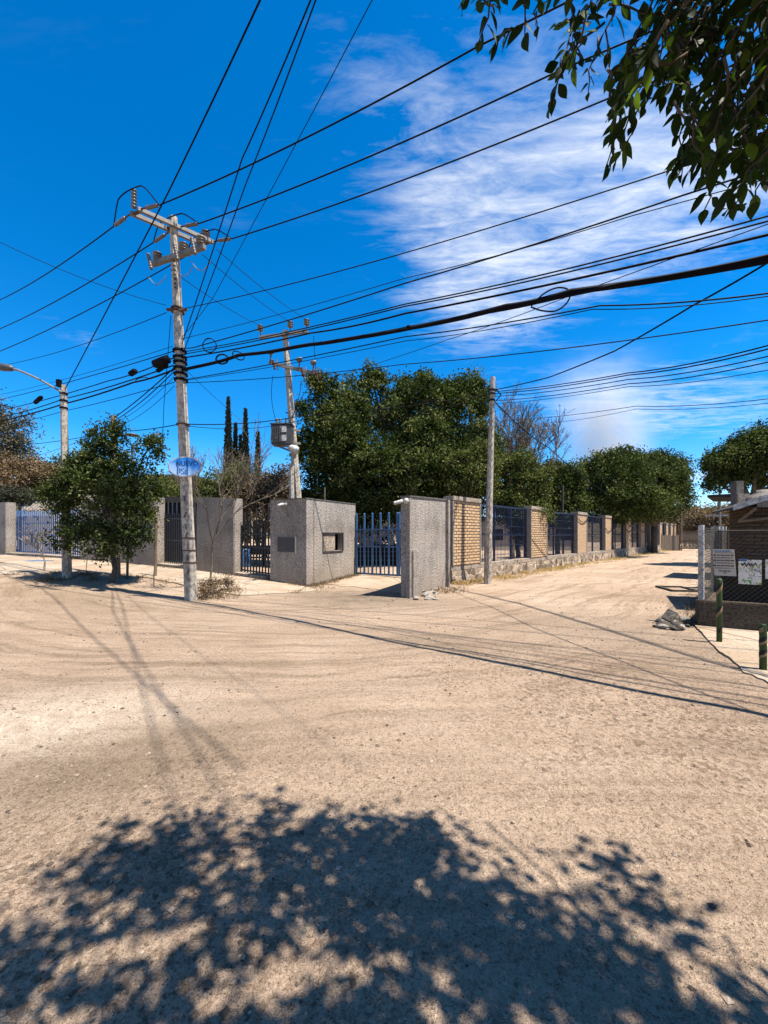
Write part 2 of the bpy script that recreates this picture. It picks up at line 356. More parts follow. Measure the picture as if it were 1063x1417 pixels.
# ------------------------------------------------------------------ ground
def ground_mat():
    m, N, L, b = newmat('dusty_dirt_road')
    tc = N.new('ShaderNodeTexCoord'); v = tc.outputs['Object']
    def mapped(rot, sc, loc=(0,0,0)):
        mp = N.new('ShaderNodeMapping'); mp.inputs['Rotation'].default_value = (0, 0, math.radians(rot)); mp.inputs['Scale'].default_value = sc
        mp.inputs['Location'].default_value = loc; L.new(v, mp.inputs['Vector']); return mp.outputs[0]
    sp = N.new('ShaderNodeSeparateXYZ'); L.new(v, sp.inputs[0])
    def mt(op, a, b_, clamp=False):
        n = N.new('ShaderNodeMath'); n.operation = op; n.use_clamp = clamp
        for i, q in enumerate((a, b_)):
            if q is None: continue
            if isinstance(q, (int, float)): n.inputs[i].default_value = q
            else: L.new(q, n.inputs[i])
        return n.outputs[0]
    def patch(cx, cy, rx, ry, rot=0.0, soft=1.0):
        ca, sa = math.cos(math.radians(rot)), math.sin(math.radians(rot))
        dx = mt('SUBTRACT', sp.outputs['X'], cx); dy = mt('SUBTRACT', sp.outputs['Y'], cy)
        u = mt('ADD', mt('MULTIPLY', dx, ca/rx), mt('MULTIPLY', dy, sa/rx)); w = mt('ADD', mt('MULTIPLY', dx, -sa/ry), mt('MULTIPLY', dy, ca/ry))
        d = mt('ADD', mt('MULTIPLY', u, u), mt('MULTIPLY', w, w))
        return mt('EXPONENT', mt('MULTIPLY', d, -soft), None)
    big = tex_noise(N, L, v, 0.35, 6, .62, .4)
    col = ramp(N, [(0.30, (0.320,0.230,0.162)), (0.5, (0.412,0.306,0.218)), (0.72, (0.480,0.370,0.276))]); L.new(big, col.inputs[0]); c = col.outputs[0]
    # drag streaks left by wheels: along the lane, and along the crossing road in front
    st1 = tex_noise(N, L, mapped(-47, (0.22, 3.2, 1)), 1.6, 6, .65, .25)
    st2 = tex_noise(N, L, mapped(50, (0.20, 3.6, 1), (2,1,0)), 1.5, 6, .65, .35)
    st3 = tex_noise(N, L, mapped(8, (0.35, 3.0, 1), (4,2,0)), 1.5, 5, .65, .3)
    rs = lambda f: (lambda r: (L.new(f, r.inputs[0]), r.outputs[0])[1])(ramp(N, [(0.36, (0.74,0.72,0.70)), (0.52, (1,1,1)), (0.68, (1.12,1.11,1.10))]))
    far = N.new('ShaderNodeMapRange'); far.inputs['From Min'].default_value = 5.5; far.inputs['From Max'].default_value = 8.5; L.new(sp.outputs['Y'], far.inputs['Value'])
    lft = N.new('ShaderNodeMapRange'); lft.inputs['From Min'].default_value = -0.5; lft.inputs['From Max'].default_value = -2.5; L.new(sp.outputs['X'], lft.inputs['Value'])
    s = mixc(N, L, far.outputs[0], rs(st2), rs(st1)); s = mixc(N, L, lft.outputs[0], s, rs(st3))
    c = mixc(N, L, 0.55, c, s, 'MULTIPLY')
    # wheel tracks that come down the lane and swing left across the junction
    cxx, cyy = -2.1, 15.1
    ex = mt('SUBTRACT', sp.outputs['X'], cxx); ey = mt('SUBTRACT', sp.outputs['Y'], cyy)
    al = mt('ADD', mt('MULTIPLY', ex, .68), mt('MULTIPLY', ey, .733)); ac_ = mt('ADD', mt('MULTIPLY', ex, .733), mt('MULTIPLY', ey, -.68))
    rad = mt('SQRT', mt('ADD', mt('MULTIPLY', ex, ex), mt('MULTIPLY', ey, ey)), None); stt = mt('GREATER_THAN', al, 0)
    dd = mt('ADD', mt('MULTIPLY', stt, ac_), mt('MULTIPLY', mt('SUBTRACT', 1.0, stt), rad))
    wobn = tex_noise(N, L, v, .5, 3, .5); dd = mt('ADD', dd, mt('MULTIPLY', wobn, .9))
    cv = N.new('ShaderNodeCombineXYZ'); L.new(mt('MULTIPLY', dd, 3.4), cv.inputs[0]); L.new(mt('MULTIPLY', sp.outputs['X'], .16), cv.inputs[1]); L.new(mt('MULTIPLY', sp.outputs['Y'], .16), cv.inputs[2])
    trk = tex_noise(N, L, cv.outputs[0], 1.5, 7, .66); tr = ramp(N, [(0.36, (0.66,0.64,0.62)), (0.50, (1,1,1)), (0.64, (1.06,1.06,1.06))]); L.new(trk, tr.inputs[0])
    near_ = N.new('ShaderNodeMapRange'); near_.inputs['From Min'].default_value = 13.8; near_.inputs['From Max'].default_value = 11.5; L.new(dd, near_.inputs['Value'])
    c = mixc(N, L, mt('MULTIPLY', near_.outputs[0], .85), c, tr.outputs[0], 'MULTIPLY')
    # gravelly bands and stains with shapes of their own
    gn = tex_noise(N, L, v, 2.6, 6, .7)
    gm = mt('MULTIPLY', mt('ADD', patch(2.3, 3.6, 1.5, 3.2, 40), patch(-1.5, 1.5, 1.6, 1.4)), gn)
    pb = N.new('ShaderNodeTexVoronoi'); pb.inputs['Scale'].default_value = 34; pb.inputs['Randomness'].default_value = 1; L.new(v, pb.inputs['Vector'])
    pbw = N.new('ShaderNodeRGBToBW'); L.new(pb.outputs['Color'], pbw.inputs[0])
    pbr = ramp(N, [(0.18, (0.40,0.37,0.34)), (0.45, (0.94,0.93,0.92)), (0.85, (1.14,1.14,1.16))]); L.new(pbw.outputs[0], pbr.inputs[0])
    c = mixc(N, L, mt('ADD', mt('MULTIPLY', gm, 1.15), 0.12, True), c, mixc(N, L, 1.0, c, pbr.outputs[0], 'MULTIPLY'))
    c = mixc(N, L, mt('MULTIPLY', patch(-2.95, 3.25, 1.15, 0.75, 20, .9), mt('MULTIPLY', mt('SUBTRACT', tex_noise(N, L, v, 5, 6, .7), .28), 3.2, True), True), c, (0.60,0.50,0.39))
    c = mixc(N, L, mt('MULTIPLY', patch(-1.85, 2.75, 0.95, 0.5, 25), mt('MULTIPLY', gn, 1.5)), c, (0.20,0.145,0.098))
    c = mixc(N, L, mt('MULTIPLY', patch(-0.6, 10.0, 2.0, 1.3, -20, .9), mt('MULTIPLY', gn, 1.7)), c, (0.175,0.135,0.100))
    c = mixc(N, L, mt('MULTIPLY', patch(-6.5, 8.9, 4.5, 1.0, -24, .9), mt('MULTIPLY', gn, 1.0)), c, (0.22,0.16,0.105))
    c = mixc(N, L, mt('MULTIPLY', patch(0.6, 5.9, 1.2, .45, -30), mt('MULTIPLY', gn, .9)), c, (0.215,0.16,0.112))
    c = mixc(N, L, mt('MULTIPLY', patch(4.0, 6.2, 1.4, 2.2, 40), mt('MULTIPLY', gn, 1.0)), c, (0.225,0.168,0.118))
    grain = tex_noise(N, L, v, 70, 3, .7); gr = ramp(N, [(0.34, (0.48,0.45,0.43)), (0.46, (0.96,0.96,0.96)), (0.66, (1.14,1.14,1.14))]); L.new(grain, gr.inputs[0])
    c = mixc(N, L, 0.85, c, gr.outputs[0], 'MULTIPLY')
    md = tex_noise(N, L, v, 27, 4, .75); mr = ramp(N, [(0.36, (0.42,0.39,0.37)), (0.44, (0.95,0.95,0.95)), (0.64, (1.10,1.10,1.10))]); L.new(md, mr.inputs[0])
    pt = tex_noise(N, L, v, 1.3, 4, .6); ptr = N.new('ShaderNodeMapRange'); ptr.inputs['From Min'].default_value = .40; ptr.inputs['From Max'].default_value = .62; L.new(pt, ptr.inputs['Value'])
    c = mixc(N, L, mt('ADD', mt('MULTIPLY', ptr.outputs[0], .65), .25), c, mr.outputs[0], 'MULTIPLY')
    c = mixc(N, L, 1.0, c, (.82,.825,.83), 'MULTIPLY')
    L.new(c, b.inputs['Base Color']); b.inputs['Roughness'].default_value = 1.0; b.inputs['Specular IOR Level'].default_value = 0.05
    p = bump(N, L, mixc(N, L, near_.outputs[0], st1, trk), b, 0.7, 0.07)
    p = bump(N, L, tex_noise(N, L, v, 11, 7, .75), b, 0.8, 0.05, p)
    p = bump(N, L, grain, b, 0.9, 0.02, p)
    bump(N, L, pb.outputs['Distance'], b, 0.25, 0.012, p)
    return m
M['dirt'] = ground_mat()
def build_ground():
    nr, na = 230, 288; vs = []; fs = []
    vs.append((0, 0, 0))
    for i in range(nr):
        r = 0.12*(1.0385**i)
        for k in range(na):
            a = 2*math.pi*k/na; x, y = r*math.sin(a), r*math.cos(a)
            n = 0.0
            if r < 40:
                amp = 0.012*min(1, r/2)
                n = amp*(mnoise.noise((x*1.1, y*1.1, 0))+0.5*mnoise.noise((x*3.4, y*3.4, 2)))
            vs.append((x, y, G(x, y)+n))
    for k in range(na): fs.append((0, 1+(k+1) % na, 1+k))
    for i in range(nr-1):
        for k in range(na):
            a = 1+i*na+k; b_ = 1+i*na+(k+1) % na
            fs.append((a, b_, b_+na, a+na))
    mb = MB(); mb.v = vs; mb.f = fs
    o = mb.build('ground', M['dirt'], None, True); o['kind'] = 'structure'
build_ground()

def sheet(name, edgeA, edgeB, m, lift=0.035, nx=60, ny=8, thick=0.3, jag=0.0):
    # a paving slab between two plan polylines, following the ground, with real edges
    def samp(P, t):
        t *= len(P)-1; i = min(int(t), len(P)-2); f = t-i
        return (P[i][0]*(1-f)+P[i+1][0]*f, P[i][1]*(1-f)+P[i+1][1]*f)
    mb = MB(); rows = []
    for i in range(nx+1):
        a = samp(edgeA, i/nx); b_ = samp(edgeB, i/nx)
        j = jag*(mnoise.noise((a[0]*2.1, a[1]*2.1, 7))+.6*mnoise.noise((a[0]*6, a[1]*6, 3)))
        d = (Vector(b_)-Vector(a)); d.normalize()
        a = (a[0]+d.x*j, a[1]+d.y*j)
        row = []
        for k in range(ny+1):
            f = k/ny; x = a[0]*(1-f)+b_[0]*f; y = a[1]*(1-f)+b_[1]*f
            row.append((x, y, G(x, y)+lift+0.004*mnoise.noise((x*1.5, y*1.5, 5))))
        rows.append(row)
    vs = [p for r in rows for p in r]; w = ny+1
    mb.add(vs, [(i*w+k, (i+1)*w+k, (i+1)*w+k+1, i*w+k+1) for i in range(nx) for k in range(ny)])
    for k in (0, ny):
        e = [r[k] for r in rows]; n = len(e)
        mb.add(e+[(p[0], p[1], p[2]-thick) for p in e], [(i, i+1, n+i+1, n+i) for i in range(n-1)])
    for i in (0, nx):
        e = rows[i]; n = len(e)
        mb.add(e+[(p[0], p[1], p[2]-thick) for p in e], [(k, k+1, n+k+1, n+k) for k in range(n-1)])
    o = mb.build(name, m); o['kind'] = 'structure'; return o
def slabmat():
    m, N, L, b = newmat('dusty_concrete_paving'); tc = N.new('ShaderNodeTexCoord'); v = tc.outputs['Object']
    r = ramp(N, [(0.3, (0.29,0.235,0.18)), (0.5, (0.38,0.315,0.245)), (0.7, (0.43,0.365,0.295))]); L.new(tex_noise(N, L, v, 1.6, 6, .65), r.inputs[0])
    d = ramp(N, [(0.46, (0,0,0)), (0.56, (1,1,1))]); L.new(tex_noise(N, L, v, .8, 7, .7), d.inputs[0])
    c = mixc(N, L, d.outputs[0], r.outputs[0], (0.31,0.235,0.168))
    g = tex_noise(N, L, v, 26, 4, .75); gr = ramp(N, [(0.36, (0.55,0.53,0.50)), (0.46, (1,1,1)), (.65, (1.1,1.1,1.1))]); L.new(g, gr.inputs[0])
    c = mixc(N, L, .8, c, gr.outputs[0], 'MULTIPLY')
    vo = N.new('ShaderNodeTexVoronoi'); vo.feature = 'DISTANCE_TO_EDGE'; vo.inputs['Scale'].default_value = .45; L.new(v, vo.inputs['Vector'])
    e = ramp(N, [(0.004, (0.45,0.42,0.4)), (0.012, (1,1,1))]); L.new(vo.outputs['Distance'], e.inputs[0]); c = mixc(N, L, .8, c, e.outputs[0], 'MULTIPLY')
    L.new(mixc(N, L, 1.0, c, (.80,.79,.77), 'MULTIPLY'), b.inputs['Base Color']); b.inputs['Roughness'].default_value = .95; b.inputs['Specular IOR Level'].default_value = .08
    bump(N, L, g, b, .7, .015); return m
M['slab'] = slabmat()

# ------------------------------------------------------------------ left school wall (plan line from the guard house corner to the far left)
A = gp(424, 812); DL = Vector((-0.906, 0.423)).normalized()
LRZ = math.atan2(-DL.y, -DL.x)                    # local +X runs left to right along the wall, +Y runs into the yard
def lw(px, off=0.0):                              # plan point on the wall line (off: into the yard) at a pixel column
    O = Vector((A.x, A.y))+Vector((-DL.y, DL.x))*(-off)*-1
    n = Vector((0.423, 0.906)).normalized(); O = Vector((A.x, A.y))+n*off
    t = online(px, O, DL); return O+DL*t
WH = 2.56
def left_seg(px0, px1, name, label, thick=0.40, h=WH, m='stucco', cap=True):
    p0 = lw(px0); p1 = lw(px1); Lg = (p1-p0).length
    o = thing(name, label, 'wall', (p1.x, p1.y, G(p1.x, p1.y)), LRZ)
    g1 = G(p1.x, p1.y); dz = G(p0.x, p0.y)-g1
    mb = MB(); mb.hexa(-Lg, 0, 0, thick, -0.5+dz, -0.5, h+dz, h)
    mb.build('wall_body', M[m], o, bevel=.02)
    return o
sw_in = [lw(p) for p in (-140, 0, 110, 214, 300, 372, 418)]
sw_out = [Vector(gp(p, q)[:2]) for p, q in ((-140, 797), (0, 796), (100, 793), (205, 800), (262, 812), (330, 825), (440, 818))]
sheet('sidewalk', sw_out, sw_in, M['slab'], 0.03, 80, 8, .3, .12)
v_in = Vector((0.49, 0.872)).normalized()         # direction into the yard at the entrance
eA = Vector((-1.02, 14.3)); dg = Vector((0.872, -0.49)).normalized()
sheet('driveway', [eA-dg*0.2-v_in*1.9, eA+dg*3.4-v_in*2.3], [eA-dg*0.2+v_in*5, eA+dg*3.4+v_in*5], M['slab'], 0.012, 24, 14, .2, .25)

left_seg(-190, 8, 'boundary_wall', 'grey stucco wall left of the blue gate, at the far left edge')
left_seg(112, 215, 'boundary_wall', 'grey stucco wall behind the small leafy tree, carrying a blue plaque')
left_seg(272, 324, 'boundary_wall', 'grey stucco wall behind the concrete pole with the oval sign')

def left_gate(px0, px1, label, mat, back=0.38, top=2.2, tall_every=2, pitch=0.125, short=0.42, curve=0.0, bw=0.035):
    p0 = lw(px0, back); p1 = lw(px1, back); Lg = (p1-p0).length
    g1 = G(p1.x, p1.y); dz = G(p0.x, p0.y)-g1
    o = thing('barred_gate', label, 'gate', (p1.x, p1.y, g1), LRZ)
    n = int(Lg/pitch); tb = MB(); sb = MB(); fr = MB()
    for i in range(n+1):
        x = -Lg+Lg*i/n; f = i/n; zb = dz*(1-f)+0.14
        hh = top+curve*f
        tall = (i % tall_every == 0)
        (tb if tall else sb).b2(x-bw/2, x+bw/2, -.018, .018, zb, zb-0.14+(hh if tall else hh-short))
    for z in (0.20, 1.0, top-0.62):
        fr = MB(); fr.hexa(-Lg, 0, -0.025, 0.025, z+dz-.022, z-.022, z+dz+.022, z+.022); fr.build('rail', M[mat], o)
    tb.build('tall_bars', M[mat], o)
    if sb.v: sb.build('short_bars', M[mat], o)
    cu = MB(); cu.hexa(-Lg, 0, -back+0.03, 0.2, -0.3+dz, -0.3, 0.13+dz, 0.13); cu.build('sill', M['coping'], o)
    return o
left_gate(22, 114, 'light blue barred gate set back between stucco walls at far left', 'paleblue', .45, 2.18, 1, .17, .0, 0, .05)
left_gate(227, 276, 'dark barred gate just left of the concrete pole with the oval sign', 'black_iron', .38, 2.42, 2, .115, .42)
left_gate(331, 376, 'dark barred gate left of the guard house, behind the bare sapling', 'black_iron', .30, 2.05, 2, .115, .40, .42)
# slanting pergola slats over the far-left gate
p = lw(46, 0.1); o = thing('slat_awning', 'small slanting slat awning above the light blue gate', 'awning', (p.x, p.y, G(p.x, p.y)+2.2), LRZ)
mb = MB()
for i in range(6): mb.bar((i*0.30, 0.15, .30), (i*0.30+.15, -0.30, -.12), .06, .10)
mb.build('slats', M['render'], o); mb = MB(); mb.b2(-.15, 1.75, .12, .2, .28, .36); mb.build('rail', M['render'], o)
# pale wall seen through the far-left gate
p = lw(30, .9); o = thing('low_wall', 'pale plastered wall seen through the light blue gate bars', 'wall', (p.x, p.y, G(p.x, p.y)), LRZ)
mb = MB(); mb.b2(-.25, 0, 0, 9, -.4, 2.45); mb.build('wall_body', M['plaster'], o)

# plaque on the wall
p = lw(203); o = thing('wall_plaque', 'small dark blue square plaque with pale border on the stucco wall', 'plaque', (p.x, p.y, G(p.x, p.y)+1.55), LRZ)
MB().b2(-.24, .24, -.025, -.002, -.22, .22).build('panel', M['dkblue'], o)
mb = MB()
for a, b_, c_, d_ in ((-.22,.22,.18,.205),(-.22,.22,-.205,-.18),(-.22,-.195,-.18,.18),(.195,.22,-.18,.18)): mb.b2(a, b_, -.029, -.0255, c_, d_)
mb.build('border', M['galv'], o)
mb = MB()
for i in range(3): mb.b2(-.15+.02*i, .15-.03*i, -.029, -.0255, .09-.09*i, .12-.09*i)
mb.build('faded_lines', M['galv'], o)

# ------------------------------------------------------------------ guard house
GB = thing('guard_house', 'grey stucco guard house with a square hatch, beside the blue entry gate', 'guard house', (A.x, A.y, 0), math.atan2(v_in.y, v_in.x))
# local frame: +X runs into the yard along the lit face, +Y runs left along the shaded face
GL = 2.62; GH = 2.62
xl = -(lw(374)-Vector((A.x, A.y))).length
mb = MB()
ang = (math.atan2(DL.y, DL.x))-math.atan2(v_in.y, v_in.x)
dl = Vector((math.cos(ang), math.sin(ang))); wl = -xl
fl = lambda x, w: Vector((dl.x*w+x, dl.y*w, 0))
hx0, hx1, hz0, hz1 = 0.72, 1.62, 1.02, 1.56       # hatch in the lit face
x_h0 = online(447, A, v_in); x_h1 = online(474, A, v_in)
hx0, hx1 = x_h0, x_h1
hz0 = EYE+(740-763)/FOC*(A.y+v_in.y*hx0); hz1 = EYE+(740-738)/FOC*(A.y+v_in.y*hx0)
GL = online(492, A, v_in)
def gbox(x0, x1, w0, w1, z0, z1):
    vs = [fl(x, w)+Vector((0,0,z)) for x in (x0, x1) for w in (w0, w1) for z in (z0, z1)]
    mb.add(vs, [(0,1,3,2),(4,6,7,5),(0,4,5,1),(2,3,7,6),(0,2,6,4),(1,5,7,3)])
T = .18
gbox(0, GL, 0, T, -.3, hz0); gbox(0, GL, 0, T, hz1, GH); gbox(0, hx0, 0, T, hz0, hz1); gbox(hx1, GL, 0, T, hz0, hz1)     # lit face with the hatch hole
gbox(0, T, T, wl, -.3, GH); gbox(GL-T, GL, T, wl, -.3, GH); gbox(T, GL-T, wl-T, wl, -.3, GH)
gbox(T, GL-T, T, wl-T, GH-.15, GH-.01)
mb.build('walls', M['stucco'], GB)
mb = MB()
gbox(hx0+.002, hx1-.002, .06, .9, hz0-.05, hz0-.003); gbox(hx0-.3, hx1+.3, .85, .9, hz0-.3, hz1+.3)
mb.build('hatch_shelf', M['wood'], GB)
mb = MB()
for a in ((hx0-.03, hx0, hz0-.03, hz1+.03), (hx1, hx1+.03, hz0-.03, hz1+.03), (hx0, hx1, hz1, hz1+.03), (hx0, hx1, hz0-.03, hz0)):
    gbox(a[0], a[1], -.03, .0-.002, a[2], a[3])
mb.build('hatch_frame', M['tank'], GB)
mb = MB(); gbox(hx0+.004, hx0+(hx1-hx0)*.62, .015, .035, hz0+.004, hz1-.004); mb.build('hatch_shutter', M['coping'], GB)
mb = MB(); gbox(-.012, GL+.012, -.015, wl+.012, GH, GH+.03); mb.build('roof_slab', M['grey_concrete'], GB)
# recessed steel panel in the shaded face
wp0 = (lw(385)-Vector((A.x, A.y))).length; wp1 = (lw(409)-Vector((A.x, A.y))).length
mb = MB(); gbox(-.03, -.002, wp1, wp0, 1.03, 1.47); mb.build('steel_panel', M['tank'], GB)
mb = MB(); gbox(-.05, -.002, wp1-.02, wp0, 1.47, 1.50); gbox(-.05, -.002, wp1-.03, wp1, .98, 1.47); mb.build('panel_frame', M['galv'], GB)
mb = MB()
xs = online(434, A, v_in); mb = MB(); gbox(xs, xs+.02, -.006, -.001, 0, GH-.02); mb.build('joint_line', M['grey_concrete'], GB)
tag(MB().tube([(0,0,0),(0,0,.45)], .018, 6).build('roof_rod', M['galv']), 'thin pale rod standing on the guard house roof', 'rod').location = (A.x+v_in.x*1.3+DL.x*.3, A.y+v_in.y*1.3+DL.y*.3, GH+.03)

def camera_thing(loc, rz, label, tilt=0.3):
    o = thing('security_camera', label, 'camera', loc, rz)
    MB().lathe([(.03,0),(.045,.02),(.045,.20),(.05,.21),(.05,.25),(.03,.25)], (0,-.12,0), (0,-1,-tilt), 10).build('housing', M['white'], o, True)
    MB().tube([(0,0,0),(0,-.08,.01),(0,-.16,-.01)], .022, 6).build('bracket', M['white'], o)
    MB().lathe([(.05,0),(.05,.02)], (0,0,0), (0,-1,0), 10).build('base', M['white'], o)
p = lw(396)
camera_thing((p.x-.42*.01, p.y-.01, 2.48), LRZ, 'white security camera high on the shaded side of the guard house')

# entry gate
gz = 0.13
EG = thing('barred_gate', 'blue barred entry gate between the guard house and the stucco pillar', 'gate', (eA.x+dg.x*.06, eA.y+dg.y*.06, gz), math.atan2(dg.y, dg.x))
tb, sb, fr = MB(), MB(), MB(); gw = 1.62
for leaf, x0 in ((0, 0.0), (1, 1.70)):
    for i in range(6):
        x = x0+gw*i/5; tb.b2(x-.026, x+.026, -.026, .026, .04, 2.14)
        tb.lathe([(.042,0),(.03,.035)], (x, 0, 2.14), None, 4)
        if i < 5:
            x += gw/10; sb.b2(x-.014, x+.014, -.014, .014, .06, 1.72); sb.lathe([(.028,0),(.015,.03)], (x, 0, 1.72), None, 4)
    for z, t in ((.07,.06), (1.02,.04), (1.60,.035)): MB().b2(x0, x0+gw, -.022, .022, z-t/2, z+t/2).build('rail', M['blue'], EG)
tb.build('tall_bars', M['blue'], EG); sb.build('short_bars', M['blue'], EG)
MB().b2(1.0, 1.15, -.05, .05, 1.0, 1.12).build('lock_box', M['dkblue'], EG)

# entry pillar and wall
q0 = gp(567, 828); EP = thing('entry_wall', 'tall grey stucco entry wall with pale edge, right of the blue gate', 'wall', (q0.x, q0.y, 0), math.atan2(v_in.y, v_in.x))
PL = online(617, q0, v_in); PH = 2.47; th = .25
mb = MB(); mb.hexa(0.02, PL, 0, th, -.3, -.3, PH, PH+.10); mb.build('wall_body', M['stucco'], EP)
MB().b2(-.03, .075, -.02, .09, -.3, PH-.02).build('corner_strip', M['render'], EP, bevel=.01)
mb = MB(); mb.hexa(-.01, PL, -.025, th+.02, PH+.003, PH+.103, PH+.04, PH+.14); mb.build('coping', M['grey_concrete'], EP)
mb = MB(); mb.b2(.10, .42, -.05, -.003, -.3, 1.15); mb.build('patch', M['render'], EP, bevel=.015)
MB().b2(PL-.02, PL+.14, -.09, th, -.3, PH+.12).build('pilaster', M['render'], EP, bevel=.01)
pc = Vector((q0.x, q0.y))-v_in*.035+Vector((-v_in.y, v_in.x))*.12
o = thing('security_camera', 'white security camera on top of the entry pillar pointing left', 'camera', (pc.x, pc.y, PH-.10), math.atan2(v_in.y, v_in.x))
MB().lathe([(.03,0),(.045,.02),(.045,.20),(.05,.21),(.03,.24)], (-.04,.02,.01), (-.35,.9,-.28), 10).build('housing', M['white'], o, True)
MB().lathe([(.07,0),(.08,.03),(.06,.08),(.02,.10)], (0.02,-.05,.0), (-1,0,0), 10).build('base', M['white'], o, True)

# ------------------------------------------------------------------ brick and mesh fence along the lane
F0 = gp(620, 807.5); DF = Vector((0.68, 0.733)).normalized(); FRZ = math.atan2(DF.y, DF.x)
ft = lambda px: online(px, F0, DF)
FE = thing('street_fence', 'long fence of tan brick piers and dark blue mesh on a rubble stone base', 'fence', (F0.x, F0.y, 0), FRZ)
FLEN = 47.0
rng = random.Random(3)
mb = MB(); nseg = 360                              # rubble base with an uneven face
vs = []
for i in range(nseg+1):
    x = FLEN*i/nseg
    for k in range(5):
        z = -.3+(.41+.3)*k/4; vs.append((x, -.15+.06*mnoise.noise((x*3.4, z*5, 1))-.05*(1-k/4), z))
    vs.append((x, .3, .41))
mb.add(vs, [(i*6+k, (i+1)*6+k, (i+1)*6+k+1, i*6+k+1) for i in range(nseg) for k in range(5)])
mb.add([vs[0], vs[4], vs[5], (0,.3,-.3)], [(0,3,2,1)])
mb.build('plinth', M['stone'], FE)
mb = MB()
nn = 40
for i in range(nn):
    x0, x1 = FLEN*i/nn, FLEN*(i+1)/nn-.01
    mb.b2(x0, x1, -.125-.02*rng.random(), .24, .425-.02*rng.random(), .56+.012*rng.random())
mb.build('coping', M['coping'], FE, bevel=.012)
piers = [(621, 660), (730, 753), (795, 808.5), (834, 842.5), (863, 870), (884, 889.5), (910.5, 914), (919.5, 922.5), (926, 929), (931, 933.5)]
prev = None
for i, (a, b_) in enumerate(piers):
    x0, x1 = ft(a), ft(b_); H = 2.66+.04*rng.random()
    mb = MB(); mb.b2(x0+.03, x1-.03, -.14, .16, .565, H); pr = mb.build('pier', M['brick' if i < 2 else 'brick_small'], FE)
    mb = MB(); mb.b2(x0-.01, x1+.01, -.18, .20, H-.06, H+.09); mb.build('cap', M['coping'], pr, bevel=.015)
    for ea, eb in ((x0-.015, x0+.055), (x1-.055, x1+.015)): MB().b2(ea, eb, -.165, .17, .567, H-.065).build('edging', M['render'], pr, bevel=.01)
    if prev is not None:
        g0, g1 = prev+.02, x0-.02; mb = MB(); n = max(6, int((g1-g0)/.11))
        for k in range(n+1): mb.b2(g0+(g1-g0)*k/n-.007, g0+(g1-g0)*k/n+.007, .03, .044, .57, 2.60)
        for z in np.arange(.80, 2.6, .36): mb.b2(g0, g1, .022, .029, z-.008, z+.008)
        pn = mb.build('mesh_panel', M['dkblue'], FE)
        mb = MB()
        k = max(2, int(round((g1-g0)/1.6)))
        for j in range(k+1):
            xx = g0+.03+(g1-g0-.06)*j/k; mb.b2(xx-.035, xx+.035, .055, .12, .57, 2.64)
        mb.b2(g0, g1, .055, .11, 2.60, 2.66); mb.b2(g0, g1, .055, .11, 1.55, 1.60); mb.build('frame', M['dkblue'], pn)
    prev = x1
# a drooping cable stapled across the piers
for i in range(2, 6):
    a, b_ = ft(piers[i][0]), ft(piers[i][1]); zz = 2.42 if i == 2 else 1.95
    MB().tube([(a+(b_-a)*k/8, -.185, zz-.20*math.sin(math.pi*k/8)) for k in range(9)], .018, 5).build('cable_swag', M['cable'], FE)
# wooden utility post by the fence far end
p = gp(898, 765); tag(MB().tube([(0,0,-.3),(0,0,1.5),(0.02,0,3.1)], [.16,.15,.13], 8).build('wooden_post', M['wood2']), 'stout dark wooden post standing against the far end of the fence', 'post').location = p
# far gate and hedge closing the lane
p = gp(962, 762); o = thing('farm_gate', 'brown mesh farm gate closing the far end of the lane', 'gate', (p.x, p.y, 0), math.radians(-8))
mb = MB()
for x in (-1.4, 2.9): mb.b2(x-.06, x+.06, -.06, .06, -.2, 2.0)
for z in (.2, 1.0, 1.85): mb.b2(-1.4, 2.9, -.03, .03, z-.03, z+.03)
mb.build('frame', M['rust'], o); mb = MB()
for k in range(60): mb.b2(-1.34+k*.0705, -1.31+k*.0705, -.01, .01, .2, 1.85)
mb.build('bars', M['wood2'], o)
o = thing('plank_fence', 'short weathered plank fence left of the farm gate', 'fence', (p.x-1.6, p.y, 0), 0)
mb = MB()
for k in range(13): mb.b2(-2.0+k*.155, -1.87+k*.155, -.02, .02, -.1, 1.45+.25*R.random())
mb.build('planks', M['wood2'], o); MB().b2(-2.05, .0, .025, .07, 1.0, 1.1).build('rail', M['wood'], o)
tag(MB().tube([(0,0,-.3),(.02,0,4.2)], .06, 6).build('thin_post', M['wood2']), 'thin tall post beside the farm gate at the lane end', 'post').location = (p.x-1.55, p.y-.3, 0)
# ------------------------------------------------------------------ right-hand property: low wall, chain-link, boards, shop
K = gp(965, 867); UR = Vector((0.86, -0.50)).normalized(); URZ = math.atan2(UR.y, UR.x); VR = DF.copy()
pv_out = [Vector(gp(a, b_)[:2]) for a, b_ in ((962, 868), (985, 892), (1010, 916), (1040, 934), (1075, 952), (1120, 975))]
pv_in = [Vector((K.x, K.y))+UR*t+Vector((.3,.5))*.3 for t in (-.02, .3, .8, 1.4, 2.0, 2.6)]
sheet('pavement', pv_out, pv_in, M['slab'], 0.022, 90, 8, .25, .14)
LWL = thing('low_wall', 'low brown wall on the right with chain-link fence above it', 'wall', (K.x, K.y, 0), URZ)
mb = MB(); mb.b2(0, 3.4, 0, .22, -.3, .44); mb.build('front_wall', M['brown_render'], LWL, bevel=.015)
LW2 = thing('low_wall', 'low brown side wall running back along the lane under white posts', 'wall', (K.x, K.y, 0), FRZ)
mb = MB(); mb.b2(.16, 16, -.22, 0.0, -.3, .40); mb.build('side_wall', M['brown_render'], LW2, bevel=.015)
ppx = (978, 987, 993.5, 998.5, 1003)
